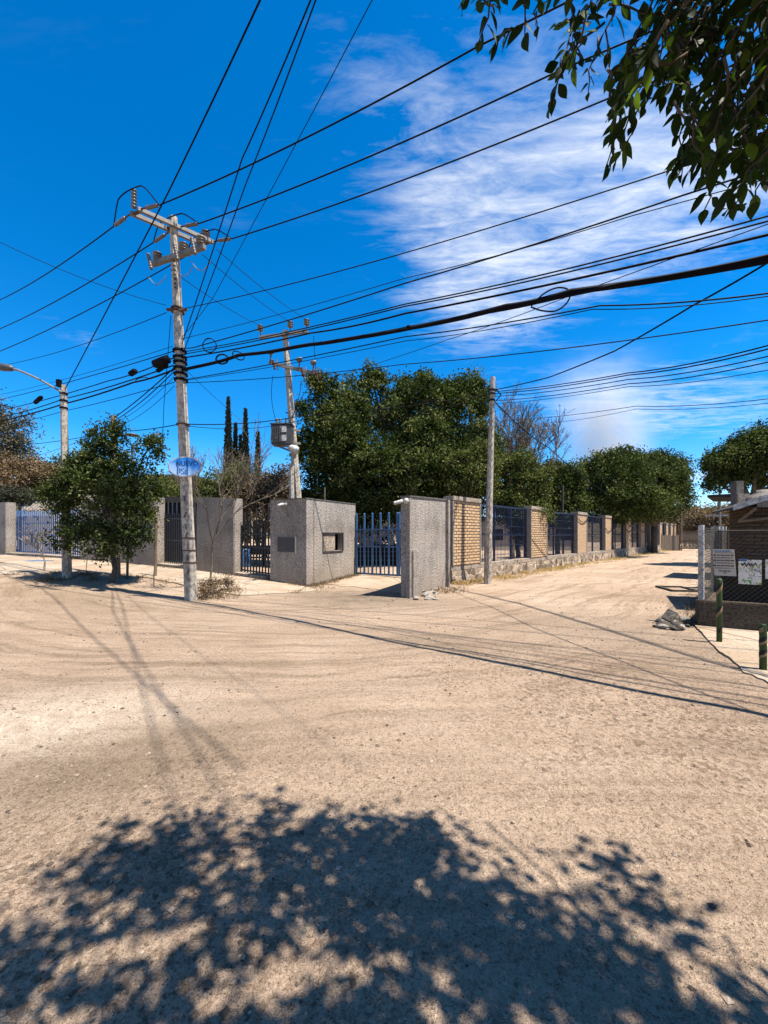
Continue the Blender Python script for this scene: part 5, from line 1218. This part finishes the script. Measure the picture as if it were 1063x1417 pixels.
# dry straw along the fence foot
def straw(name, label, pts, n, h, seed, mat='straw'):
    rs = np.random.default_rng(seed); k = rs.integers(0, len(pts), n); P0 = np.array(pts)[k]+rs.normal(size=(n,3))*np.array((.10,.10,0)); P0[:,2] = [G(x, y)+.0 for x, y, _ in P0]
    d = rs.normal(size=(n,3))*.55; d[:,2] = np.abs(d[:,2])+.5
    o = leaf_mesh(name, P0, h, M[mat], None, .10, 0, rs, 0, d); tag(o, label, 'grass', None, 'stuff')
pts = []
for k in range(400):
    t = 46*R.random()**1.4; off = -.2-abs(R.gauss(0,.28))*(1+.02*t); n_ = Vector((-DF.y, DF.x)); q = Vector((F0.x, F0.y))+DF*t+n_*off
    if mnoise.noise((t*.8, 0, 3)) > -.25: pts.append((q.x, q.y, 0))
straw('dry_grass', 'dry yellow grass along the foot of the stone fence base', pts, 9000, .13, 5)
pts = [tuple(gp(R.uniform(574, 640), R.uniform(806, 822))) for _ in range(40)]+[tuple(gp(R.uniform(272, 330), R.uniform(812, 832))) for _ in range(40)]+[tuple(gp(R.uniform(400, 480), R.uniform(800, 815))) for _ in range(12)]+[tuple(gp(R.uniform(50, 130), R.uniform(795, 806))) for _ in range(30)]
straw('dry_grass', 'dry weeds and litter at the feet of the poles and pillar', pts, 2600, .12, 6, 'leaf_dry')

pts = []
for k in range(260):
    t = R.uniform(-1, 18); q = Vector((A.x, A.y))+DL*t-Vector((.423,.906)).normalized()*abs(R.gauss(.03,.08)); pts.append((q.x, q.y, 0)) if mnoise.noise((t*.9, 1, 5)) > .02 else None
for k in range(120):
    t = R.uniform(0, GL); q = Vector((A.x, A.y))+v_in*t+Vector((v_in.y, -v_in.x))*abs(R.gauss(.04,.1)); pts.append((q.x, q.y, 0))
for k in range(160):
    t = R.uniform(0, len(sw_out)-1.01); i = int(t); q = sw_out[i].lerp(sw_out[i+1], t-i)+Vector((R.gauss(0,.12), R.gauss(0,.15))); pts.append((q.x, q.y, 0)) if mnoise.noise((t*3, 4, 5)) > 0 else None
for k in range(90):
    t = R.uniform(0, 9); q = Vector((K.x, K.y))+DF*t+Vector((-DF.y, DF.x))*abs(R.gauss(.05,.15)); pts.append((q.x, q.y, 0))
straw('dry_grass', 'dry weeds along the wall feet and pavement edges', [p for p in pts if p], 5200, .10, 16, 'leaf_dry')
# ------------------------------------------------------------------ the big ficus over the camera: hanging twigs in view, crown above casting the foreground shade
def inpoly(x, y, poly):
    c = False; j = len(poly)-1
    for i in range(len(poly)):
        xi, yi = poly[i]; xj, yj = poly[j]
        if (yi > y) != (yj > y) and x < (xj-xi)*(y-yi)/(yj-yi)+xi: c = not c
        j = i
    return c
def leaf_shape_mesh(name, base, dirs, nor, size, mat, parent, width=.42, rs=None):
    rs = rs or NP; n = len(base)
    d = dirs/np.linalg.norm(dirs, axis=1)[:,None]; w = np.cross(d, nor); w /= np.linalg.norm(w, axis=1)[:,None]+1e-9; u = np.cross(w, d)
    s = np.asarray(size)[:,None]*np.ones((n,1))
    st = [(0,0,0),(.10,.20,.01),(.26,.43,.0),(.44,.5,-.02),(.62,.42,-.045),(.79,.25,-.075),(.92,.09,-.10)]
    prof = [(0,0,0)]; V = []
    V.append(base); V.append(base+d*s*.08)
    for f, h, z in st[1:]:
        for sg in (-1, 0, 1):
            V.append(base+d*s*(.08+f*.92)+w*s*width*h*sg+u*s*(z+(.055*h*2 if sg else 0)))
    V.append(base+d*s*1.02+u*s*(-.14))
    V = np.stack(V, 1); m = V.shape[1]          
    F = []
    F += [(1,2,3),(1,3,4)]
    for k in range(5):
        a = 2+3*k
        F += [(a,a+3,a+4,a+1),(a+1,a+4,a+5,a+2)]
    F += [(17,20,18),(18,20,19)]
    me = bpy.data.meshes.new(name); vs = V.reshape(-1, 3)
    lv = []; ls = []; lt = []; c = 0
    base_idx = np.arange(n)*m
    for f in F: pass
    allidx = []; 
    fl_ = [i for f in F for i in f]; fl_ = np.array(fl_); per = len(fl_)
    loops = (base_idx[:,None]+fl_[None,:]).reshape(-1)
    tot1 = np.array([len(f) for f in F]); st1 = np.concatenate([[0], np.cumsum(tot1)[:-1]])
    starts = (np.arange(n)[:,None]*per+st1[None,:]).reshape(-1); tots = np.tile(tot1, n)
    me.vertices.add(n*m); me.loops.add(len(loops)); me.polygons.add(len(starts))
    me.vertices.foreach_set('co', vs.reshape(-1)); me.loops.foreach_set('vertex_index', loops.astype(np.int32))
    me.polygons.foreach_set('loop_start', starts.astype(np.int32)); me.polygons.foreach_set('loop_total', tots.astype(np.int32))
    me.polygons.foreach_set('use_smooth', [True]*len(starts)); me.update(calc_edges=True)
    at_ = me.attributes.new('tint', 'FLOAT', 'POINT'); t = np.clip(rs.normal(.42, .22, n), 0, 1); t[rs.random(n) < .06] = 1
    at_.data.foreach_set('value', np.repeat(t, m).astype(np.float32))
    me.materials.append(mat); o = bpy.data.objects.new(name, me); C.objects.link(o); o.parent = parent; return o
VT = thing('overhanging_ficus', 'large ficus overhead whose leafy twigs hang into the top right corner', 'tree', (3.3, -1.2, 0), 0)
VO = Vector((3.3, -1.2, 0))
vis = [(700,-40),(640,-20),(636,6),(648,20),(660,60),(682,88),(708,70),(716,40),(728,70),(742,60),(752,40),(765,70),(770,120),(762,165),(790,150),(815,140),(822,105),(838,118),(850,150),(838,190),(836,255),(852,262),(872,200),(880,160),(893,130),(908,150),(922,165),(935,140),(960,140),(980,160),(978,180),(955,200),(925,236),(930,262),(960,275),(968,308),(990,318),(1024,310),(1036,290),(1063,300),(1100,330),(1180,330),(1180,-60)]
rsv = random.Random(17); tw = MB(); Lb, Ld, Ln, Lsz = [], [], [], []
def twig(a, b_, nleaf, size=.068, jitter=.5):
    a = Vector(a); b_ = Vector(b_); L_ = (b_-a).length; pts = [a.lerp(b_, k/6)+Vector((rsv.gauss(0,.006), rsv.gauss(0,.006), -.06*L_*4*(k/6)*(1-k/6)*-.6)) for k in range(7)]
    tw.tube([p-VO for p in pts], [.0042-.0004*k for k in range(7)], 5)
    t = (b_-a).normalized(); side = t.cross(Vector((rsv.gauss(0,.4), rsv.gauss(0,.4), 1))).normalized()
    for k in range(nleaf):
        f = .12+.88*(k+.5)/nleaf; i = min(5, int(f*6)); p = pts[i].lerp(pts[i+1], f*6-i)
        sg = 1 if k % 2 else -1
        d = t*rsv.uniform(.3, .9)+side*sg*rsv.uniform(.4, 1.0)+Vector((rsv.gauss(0,.22), rsv.gauss(0,.22), -rsv.uniform(.1, .75)))
        if k == nleaf-1: d = t+Vector((0,0,-.3))
        Lb.append(p-VO); Ld.append(d); n_ = Vector((rsv.gauss(0,.55), rsv.gauss(-.25,.55), 1)); Ln.append(n_); Lsz.append(size*rsv.uniform(.65, 1.2))
def project(p): return (HX+FOC*p.x/p.y, HY-FOC*(p.z-EYE)/p.y)
def ok(p, poly): 
    if p.y < .25: return True
    q = project(p); return inpoly(q[0], q[1], poly)
# named fingers along the lower edge of the foliage
for a, b_, d, nl in (((690,-30),(664,62),1.15,9), ((668,-30),(640,14),1.3,7), ((716,-40),(728,58),1.2,7), ((800,20),(766,128),1.45,12), ((790,60),(760,152),1.5,9), ((880,60),(842,235),1.35,15), ((870,110),(850,180),1.45,9),
     ((1000,120),(934,250),1.35,10), ((990,190),(938,240),1.4,8), ((1010,200),(972,295),1.3,8), ((1050,190),(1020,290),1.3,9), ((1090,180),(1046,285),1.25,9), ((920,90),(893,150),1.4,8), ((960,60),(925,150),1.5,9), ((830,50),(812,130),1.55,9), ((750,-20),(742,40),1.4,8), ((1020,100),(965,165),1.5,9)):
    twig(Wp(*a, d+.12), Wp(*b_, d), nl)
tries = 0; made = 0
while made < 210 and tries < 12000:
    tries += 1
    px, py = rsv.uniform(650, 1180), rsv.uniform(-60, 310); 
    dens = .30+.75*S((px-740)/260)*S((330-py)/240)+.25*S((60-py)/80)
    if rsv.random() > dens: continue
    d = rsv.uniform(1.02, 1.55); b_ = Wp(px, py, d); L_ = rsv.uniform(.16, .32)
    a = b_-Vector((rsv.gauss(-.35,.35), rsv.gauss(.1,.4), -rsv.uniform(.5, 1))).normalized()*L_
    if not inpoly(px, py+18, vis) or not ok(a, vis): continue
    twig(a, b_, rsv.randint(6, 10), .062); made += 1
NB = len(Lb)
# the crown above: clumps placed so that their shade falls in the patches seen on the ground
k_ = math.cos(SUN_EL)/math.sin(SUN_EL)
shade_px = [(-60,1350),(20,1310),(60,1290),(95,1270),(88,1230),(100,1195),(150,1170),(200,1155),(240,1150),(270,1145),(283,1110),(300,1102),(325,1108),(345,1140),(370,1125),(390,1118),(420,1116),(445,1135),(490,1132),(545,1142),(590,1150),(612,1175),(650,1190),(670,1215),(700,1235),(720,1215),(740,1240),(775,1262),(812,1245),(815,1205),(838,1200),(860,1205),(885,1225),(910,1252),(925,1280),(950,1300),(985,1318),(1010,1340),(1063,1375),(1100,1400)]
sp_ = [tuple(gp(a, b_)[:2]) for a, b_ in shade_px]
sp_ = sp_+[(1.9, .8), (2.6, -.4), (2.3, -2.2), (.6, -3.0), (-1.2, -2.4), (-2.2, -.6), (-1.9, .9)]
def hole(x, y):
    if y < .35: return False
    q = (HX+FOC*x/y, HY+FOC*EYE/y)
    for cx, cy, rx, ry, rot in ((170,1315,125,20,-.28),(255,1250,30,12,0),(330,1185,26,10,0),(385,1360,60,36,-.3),(495,1345,30,36,.2),(300,1380,26,20,0),(225,1375,40,14,-.3),(120,1395,40,16,0),(430,1285,14,10,0),(405,1230,10,24,.3),
                               (590,1395,40,18,.5),(655,1400,40,14,0),(870,1285,60,10,.75),(955,1345,60,13,.65),(560,1330,18,10,0),(640,1345,12,10,0),(700,1265,16,7,.3),(330,1255,20,6,0),(60,1400,20,12,0),(830,1255,16,8,.4),(1010,1395,50,10,.6)):
        c_, s_ = math.cos(rot), math.sin(rot); dx, dy = q[0]-cx, q[1]-cy; u = (dx*c_+dy*s_)/rx; v = (-dx*s_+dy*c_)/ry
        if u*u+v*v < 1: return True
    return False
rh = np.random.default_rng(77); spx, spy, spr2 = rh.uniform(-2.2, 2.2, 330), rh.uniform(.9, 2.5, 330), rh.uniform(.022, .062, 330)**2
rr = np.random.default_rng(5); cb_, cd_, cn_, cs_ = [], [], [], []; centers = []
xs_ = [p[0] for p in sp_]; ys_ = [p[1] for p in sp_]; t_ = 0
while len(centers) < 4200 and t_ < 700000:
    t_ += 1
    x = rr.uniform(min(xs_), max(xs_)); y = rr.uniform(min(ys_), max(ys_))
    if not inpoly(x, y, sp_) or hole(x, y): continue
    z = rr.uniform(3.0, 5.6); q = Vector((x+SUN_H.x*k_*z, y+SUN_H.y*k_*z, z))
    if q.y > .15:
        a = project(q)
        if a[1] > -170 and a[0] < 1063+150 and not inpoly(a[0], a[1], vis): continue
        if a[1] > 20: continue
    centers.append(q)
for q in centers:
    n = int(rr.uniform(14, 26)); c = np.array(q)
    for _ in range(n):
        p = c+rr.normal(size=3)*np.array((.095,.095,.13))
        sx, sy = p[0]-SUN_H.x*k_*p[2], p[1]-SUN_H.y*k_*p[2]
        if hole(sx, sy) and rr.random() < .96: continue
        if np.any((spx-sx)**2+(spy-sy)**2 < spr2) and rr.random() < .97: continue
        if p[1] > .1:
            a = (HX+FOC*p[0]/p[1], HY-FOC*(p[2]-EYE)/p[1])
            if a[1] > -70 and a[0] < 1130 and not inpoly(a[0], a[1]+10, vis): continue
        cb_.append(p-np.array(VO)); cd_.append(rr.normal(size=3)+np.array((0,0,-.4))); cn_.append(np.array((0,0,1))+rr.normal(size=3)*.6); cs_.append(.085*rr.uniform(.7, 1.25))
leaf_shape_mesh('crown', np.array(cb_), np.array(cd_), np.array(cn_), cs_, M['leaf_near'], VT, .46, rr)
leaf_shape_mesh('hanging_leaves', np.array([tuple(v) for v in Lb]), np.array([tuple(v) for v in Ld]), np.array([tuple(v) for v in Ln]), Lsz, M['leaf_near'], VT, .41, rr)
tw.build('twigs', M['bark'], VT, True)
mb = MB(); mb.tube([(0,0,-.3),(0,0,0),(-.05,.05,1.3),(-.15,.1,2.4)], [.30,.26,.22,.20], 12)
rl = np.random.default_rng(9)
limbs(mb, (-.15,.1,2.3), [Vector(t)-VO for t in ((.9,.35,4.6),(1.9,.3,4.9),(2.6,.5,4.4),(2.2,-1.4,5.4),(1.0,-1.2,5.6),(3.4,.2,5.0),(2.9,-.4,6.0))], .13, rl, tip=.025)
limbs(mb, (-.12,.1,2.2), [Vector(t)-VO for t in ((1.9,1.55,3.35),(1.5,1.35,3.5),(1.05,1.35,3.45))], .026, rl, tip=.006)
mb.build('trunk', M['bark'], VT, True)

# ------------------------------------------------------------------ loose stones
def stone_proto(seed, m):
    bm = bmesh.new(); bmesh.ops.create_icosphere(bm, subdivisions=2, radius=1); rs = random.Random(seed)
    for v in bm.verts: v.co *= (.85+.45*mnoise.noise(tuple(v.co*1.3+Vector((seed, 0, 0)))))*rs.uniform(.9, 1.06); v.co.z *= .7
    me = bpy.data.meshes.new('rubble_rock'); bm.to_mesh(me); bm.free(); me.materials.append(m); return me
pro = [stone_proto(i, M['rock']) for i in range(5)]; prod = [stone_proto(10+i, M['tarmac']) for i in range(4)]
def rocks(n, px0, px1, py0, py1, s0, s1, protos, name, label, group, seed):
    rs = random.Random(seed)
    for i in range(n):
        p = gp(rs.uniform(px0, px1), rs.uniform(py0, py1)); s = rs.uniform(s0, s1)
        o = bpy.data.objects.new(name, rs.choice(protos)); C.objects.link(o); o.location = (p.x, p.y, p.z+s*.25)
        o.scale = (s*rs.uniform(.8,1.4), s*rs.uniform(.8,1.2), s*rs.uniform(.6,1)); o.rotation_euler = (rs.uniform(-.4,.4), rs.uniform(-.4,.4), rs.uniform(0,6.28))
        tag(o, label, 'rock', group)
rocks(22, 572, 606, 816, 832, .05, .12, pro, 'rubble_rock', 'pale broken rock in the rubble heap at the foot of the entry wall', 'rubble at the entry wall', 1)
rocks(14, 576, 596, 812, 826, .08, .15, pro, 'rubble_rock', 'pale broken rock in the rubble heap at the foot of the entry wall', 'rubble at the entry wall', 2)
rocks(16, 908, 952, 856, 872, .05, .12, prod, 'tarmac_lump', 'broken tarmac lump in the heap by the low wall corner at right', 'broken tarmac heap', 3)
rocks(12, 912, 950, 857, 870, .05, .11, pro, 'rubble_rock', 'pale stone lying in the broken tarmac heap at right', 'stones in the tarmac heap', 4)
o = tag(MB().box((0,0,0), (.22,.17,.04), Euler((.5,-.75,.3)).to_matrix()).build('tarmac_slab', M['tarmac'], bevel=.01), 'dark tarmac slab tilted on top of the heap at right', 'slab'); p = gp(927, 866); o.location = (p.x, p.y, p.z+.17)
def pebbles():
    rs = np.random.default_rng(4); n = 30000
    d = 1.2+rs.random(n)**1.5*9; px = rs.uniform(-120, 1180, n); x = (px-HX)/FOC*d
    w = np.array([.25+1.2*S((mnoise.noise((x[i]*.6, d[i]*.6, 9))+.15)*2.2)+.8*S((x[i]-.8)/2)*S((d[i]-2.2)/1.5) for i in range(n)]); keep = rs.random(n) < w*.62
    x, d = x[keep], d[keep]; n = len(x); s = np.minimum(.020, .0036*(1+rs.pareto(2.6, n)))*(.75+d*.055)
    t = np.array([(1,0,0),(-1,0,0),(0,1,0),(0,-1,0),(0,0,1),(0,0,-1)], float); F = [(0,2,4),(2,1,4),(1,3,4),(3,0,4),(2,0,5),(1,2,5),(3,1,5),(0,3,5)]
    V = t[None]*rs.uniform(.6, 1.3, (n,6,1))*s[:,None,None]; V[:,:,2] *= .65
    a = rs.uniform(0, 6.28, n); ca, sa = np.cos(a), np.sin(a); X = V[:,:,0]*ca[:,None]-V[:,:,1]*sa[:,None]; Y = V[:,:,0]*sa[:,None]+V[:,:,1]*ca[:,None]
    z = np.array([G(x[i], d[i])+.012*min(1, math.hypot(x[i], d[i])/2)*(mnoise.noise((x[i]*1.1, d[i]*1.1, 0))+.5*mnoise.noise((x[i]*3.4, d[i]*3.4, 2))) for i in range(n)])
    V[:,:,0] = X+x[:,None]; V[:,:,1] = Y+d[:,None]; V[:,:,2] += z[:,None]+s[:,None]*.2
    me = bpy.data.meshes.new('gravel'); f = (np.arange(n)[:,None,None]*6+np.array(F)[None]).reshape(-1, 3)
    me.from_pydata(V.reshape(-1,3).tolist(), [], f.tolist()); me.update()
    at_ = me.attributes.new('tint', 'FLOAT', 'POINT'); at_.data.foreach_set('value', np.repeat(rs.random(n), 6).astype(np.float32))
    me.materials.append(leafmat('loose_pebbles', (0.05,0.04,0.034), (0.17,0.125,0.088), (0.29,0.235,0.185), 0, .95, .1)); o = bpy.data.objects.new('gravel', me); C.objects.link(o)
    tag(o, 'loose pebbles scattered over the dirt road', 'gravel', None, 'stuff')
pebbles()

# ------------------------------------------------------------------ school yard and distance
def yard_house(name, label, px0, px1, top, d, m, over=.4, rz=0.0, roofm='roofing', depth=5):
    a = Wp(px0, top, d); b_ = Wp(px1, top, d); o = thing(name, label, 'building', (a.x, d, 0), rz); L_ = b_.x-a.x; h = a.z
    MB().b2(0, L_, 0, depth, -.3, h-.25).build('wall', M[m], o)
    MB().b2(-over, L_+over, -over, depth+over, h-.25, h).build('roof', M[roofm], o)
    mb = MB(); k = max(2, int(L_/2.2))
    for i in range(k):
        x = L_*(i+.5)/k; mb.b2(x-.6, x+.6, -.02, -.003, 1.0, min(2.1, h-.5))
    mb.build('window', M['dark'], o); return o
yard_house('school_building', 'low school building with dark flat roof edge behind the left street-light pole', 25, 100, 648, 30, 'plaster', .6)
o = yard_house('rooftop_room', 'small white rooftop block above the dark roof at left', 58, 82, 641, 33, 'whiteplaster', .05, 0, 'whiteplaster')
yard_house('school_building', 'low flat-roofed building just left of the oval sign', 214, 262, 658, 27, 'plaster', .5)
yard_house('yard_canopy', 'low dark canopy edge over the barred gate left of the power pole', 208, 268, 688, 17.6, 'dark', .1, -.1, 'roofing', 2)
yard_house('school_building', 'long shaded classroom block deep in the yard behind the mesh fence', 640, 800, 716, 40, 'plaster', .5, 0, 'roofing')
# pale rock wall and table behind the entry gate
o = thing('rock_garden', 'pale piled rock border in the yard seen through the entry gate', 'rocks', Wp(525, 740, 19)*1, 0); o.location.z = .1
bm_ = MB(); rs_ = random.Random(8)
for k in range(70):
    x, z = rs_.uniform(-1.5, 1.8), rs_.uniform(1.0, 1.75); r = rs_.uniform(.10, .22)
    bm_.lathe([(r*.5,-r*.7),(r,-r*.3),(r*1.05,r*.2),(r*.6,r*.7)], (x, rs_.uniform(-.15,.3), z), (rs_.gauss(0,1), rs_.gauss(0,1), 1), 6)
bm_.build('boulders', M['rock'], o)
mb = MB(); mb.b2(-1.6, 1.9, .0, .4, -.3, 1.0); mb.build('base', M['dark'], o)
mb = MB()
for k in range(4): mb.b2(-1.5, 1.8, -.35-.0*k, -.30, .25+.2*k, .29+.2*k)
mb.build('railing', M['black_iron'], o)
p = Wp(352, 740, 17); o = thing('bench', 'dark metal bench behind the barred gate left of the guard house', 'bench', (p.x, p.y, .15), .2)
mb = MB(); mb.b2(-.8, .8, -.2, .2, .42, .47); mb.build('seat', M['black_iron'], o); mb = MB(); mb.b2(-.8, .8, .2, .25, .55, .95); mb.build('backrest', M['black_iron'], o)
mb = MB()
for x in (-.7, .7): mb.b2(x-.03, x+.03, -.18, .2, 0, .42)
mb.build('legs', M['black_iron'], o)
p = Wp(338, 740, 16.6); o = thing('barrel', 'blue plastic barrel behind the barred gate left of the guard house', 'barrel', (p.x, p.y, .1), 0)
MB().lathe([(.26,0),(.29,.1),(.30,.4),(.29,.8),(.26,.88)], (0,0,0), None, 14).build('drum', M['blue'], o, True)
p = gp(48, 777); tag(MB().b2(-.55, .55, -.25, .25, -.02, .035).build('painted_plate', M['blue'], bevel=.005), 'light blue painted plate lying on the sidewalk before the blue gate', 'plate').location = p
# drain frame lying on the lane
p = gp(949, 819); o = tag(MB().b2(-.35, .35, -.03, .03, 0, .05).b2(-.35, .35, .9, .96, 0, .05).b2(-.35, -.29, .03, .9, 0, .05).b2(.29, .35, .03, .9, 0, .05).build('drain_frame', M['tarmac']), 'square drain frame set in the dirt beside the white posts', 'drain'); o.location = p; o.rotation_euler = (0, 0, -.2)
# hills round the horizon
def hills():
    m, N, L, b = newmat('dry_scrub_hills'); tc = N.new('ShaderNodeTexCoord'); f = tex_noise(N, L, tc.outputs['Object'], .16, 8, .7); r = ramp(N, [(0.36, (.025,.028,.013)), (.5, (.09,.068,.042)), (.66, (.155,.115,.073))]); L.new(f, r.inputs[0])
    L.new(r.outputs[0], b.inputs['Base Color']); b.inputs['Roughness'].default_value = 1; b.inputs['Specular IOR Level'].default_value = .05; bump(N, L, f, b, 1, 2)
    mb = MB(); n, k = 140, 10; vs = []
    for i in range(n+1):
        a = math.radians(-75+150*i/n)
        for j in range(k+1):
            rr_ = 75+90*j/k; x, y = rr_*math.sin(a), rr_*math.cos(a); u = math.tan(a)
            top = 7.5+5*mnoise.noise((u*1.6, 0, 2))+9*S((-u-.15)/.5)+3*S((u-.6)/.2)
            z = -1+(top+1)*S(j/k)*(1+.10*mnoise.noise((x*.09, y*.09, 1)))+.9*mnoise.noise((x*.3, y*.3, 4))*S(j/2)
            vs.append((x, y, z))
    w = k+1; mb.add(vs, [(i*w+j, (i+1)*w+j, (i+1)*w+j+1, i*w+j+1) for i in range(n) for j in range(k)])
    o = mb.build('hills', m, None, True); o['kind'] = 'structure'
hills()
# ------------------------------------------------------------------ smoke
def smoke():
    m = bpy.data.materials.new('thin_smoke'); m.use_nodes = True; N = m.node_tree.nodes; L = m.node_tree.links; N.clear()
    out = N.new('ShaderNodeOutputMaterial'); v = N.new('ShaderNodeVolumePrincipled'); v.inputs['Color'].default_value = (.86,.86,.87,1); v.inputs['Anisotropy'].default_value = .2
    tc = N.new('ShaderNodeTexCoord'); sp = N.new('ShaderNodeSeparateXYZ'); L.new(tc.outputs['Object'], sp.inputs[0])
    def mt(op, a, b_, cl=False):
        n = N.new('ShaderNodeMath'); n.operation = op; n.use_clamp = cl
        for i, q in enumerate((a, b_)):
            if isinstance(q, (int, float)): n.inputs[i].default_value = q
            else: L.new(q, n.inputs[i])
        return n.outputs[0]
    n1 = tex_noise(N, L, tc.outputs['Object'], .085, 5, .62, .8)
    h = mt('DIVIDE', sp.outputs['Z'], 62.0)
    cx = mt('ADD', mt('MULTIPLY', mt('SINE', mt('MULTIPLY', sp.outputs['Z'], .075), 0), 2.0), mt('MULTIPLY', sp.outputs['Z'], -.03))
    rad = mt('ADD', mt('MULTIPLY', h, 12.0), 8.0)
    dx = mt('DIVIDE', mt('SUBTRACT', sp.outputs['X'], cx), rad); dy = mt('DIVIDE', sp.outputs['Y'], rad)
    r2 = mt('ADD', mt('MULTIPLY', dx, dx), mt('MULTIPLY', dy, dy))
    fall = mt('EXPONENT', mt('MULTIPLY', r2, -2.2), 0)
    ends = mt('MULTIPLY', mt('SUBTRACT', 1.0, h, True), mt('ADD', mt('MULTIPLY', mt('SUBTRACT', 1.0, h, True), .6), .4), True)
    d = mt('MULTIPLY', mt('MULTIPLY', fall, ends), mt('MULTIPLY', mt('SUBTRACT', n1, .30), 4.5, True))
    L.new(mt('MULTIPLY', d, .42), v.inputs['Density']); L.new(v.outputs[0], out.inputs['Volume'])
    c = Wp(835, 740, 150); o = MB().lathe([(14,0),(18,15),(22,35),(24,62)], (0,0,0), None, 24).build('smoke', m, None, True); o.location = (c.x, c.y, 6)
    tag(o, 'thin pale smoke column rising beyond the ficus row', 'smoke', None, 'stuff')
    scene.cycles.volume_step_rate = 4.0
smoke()
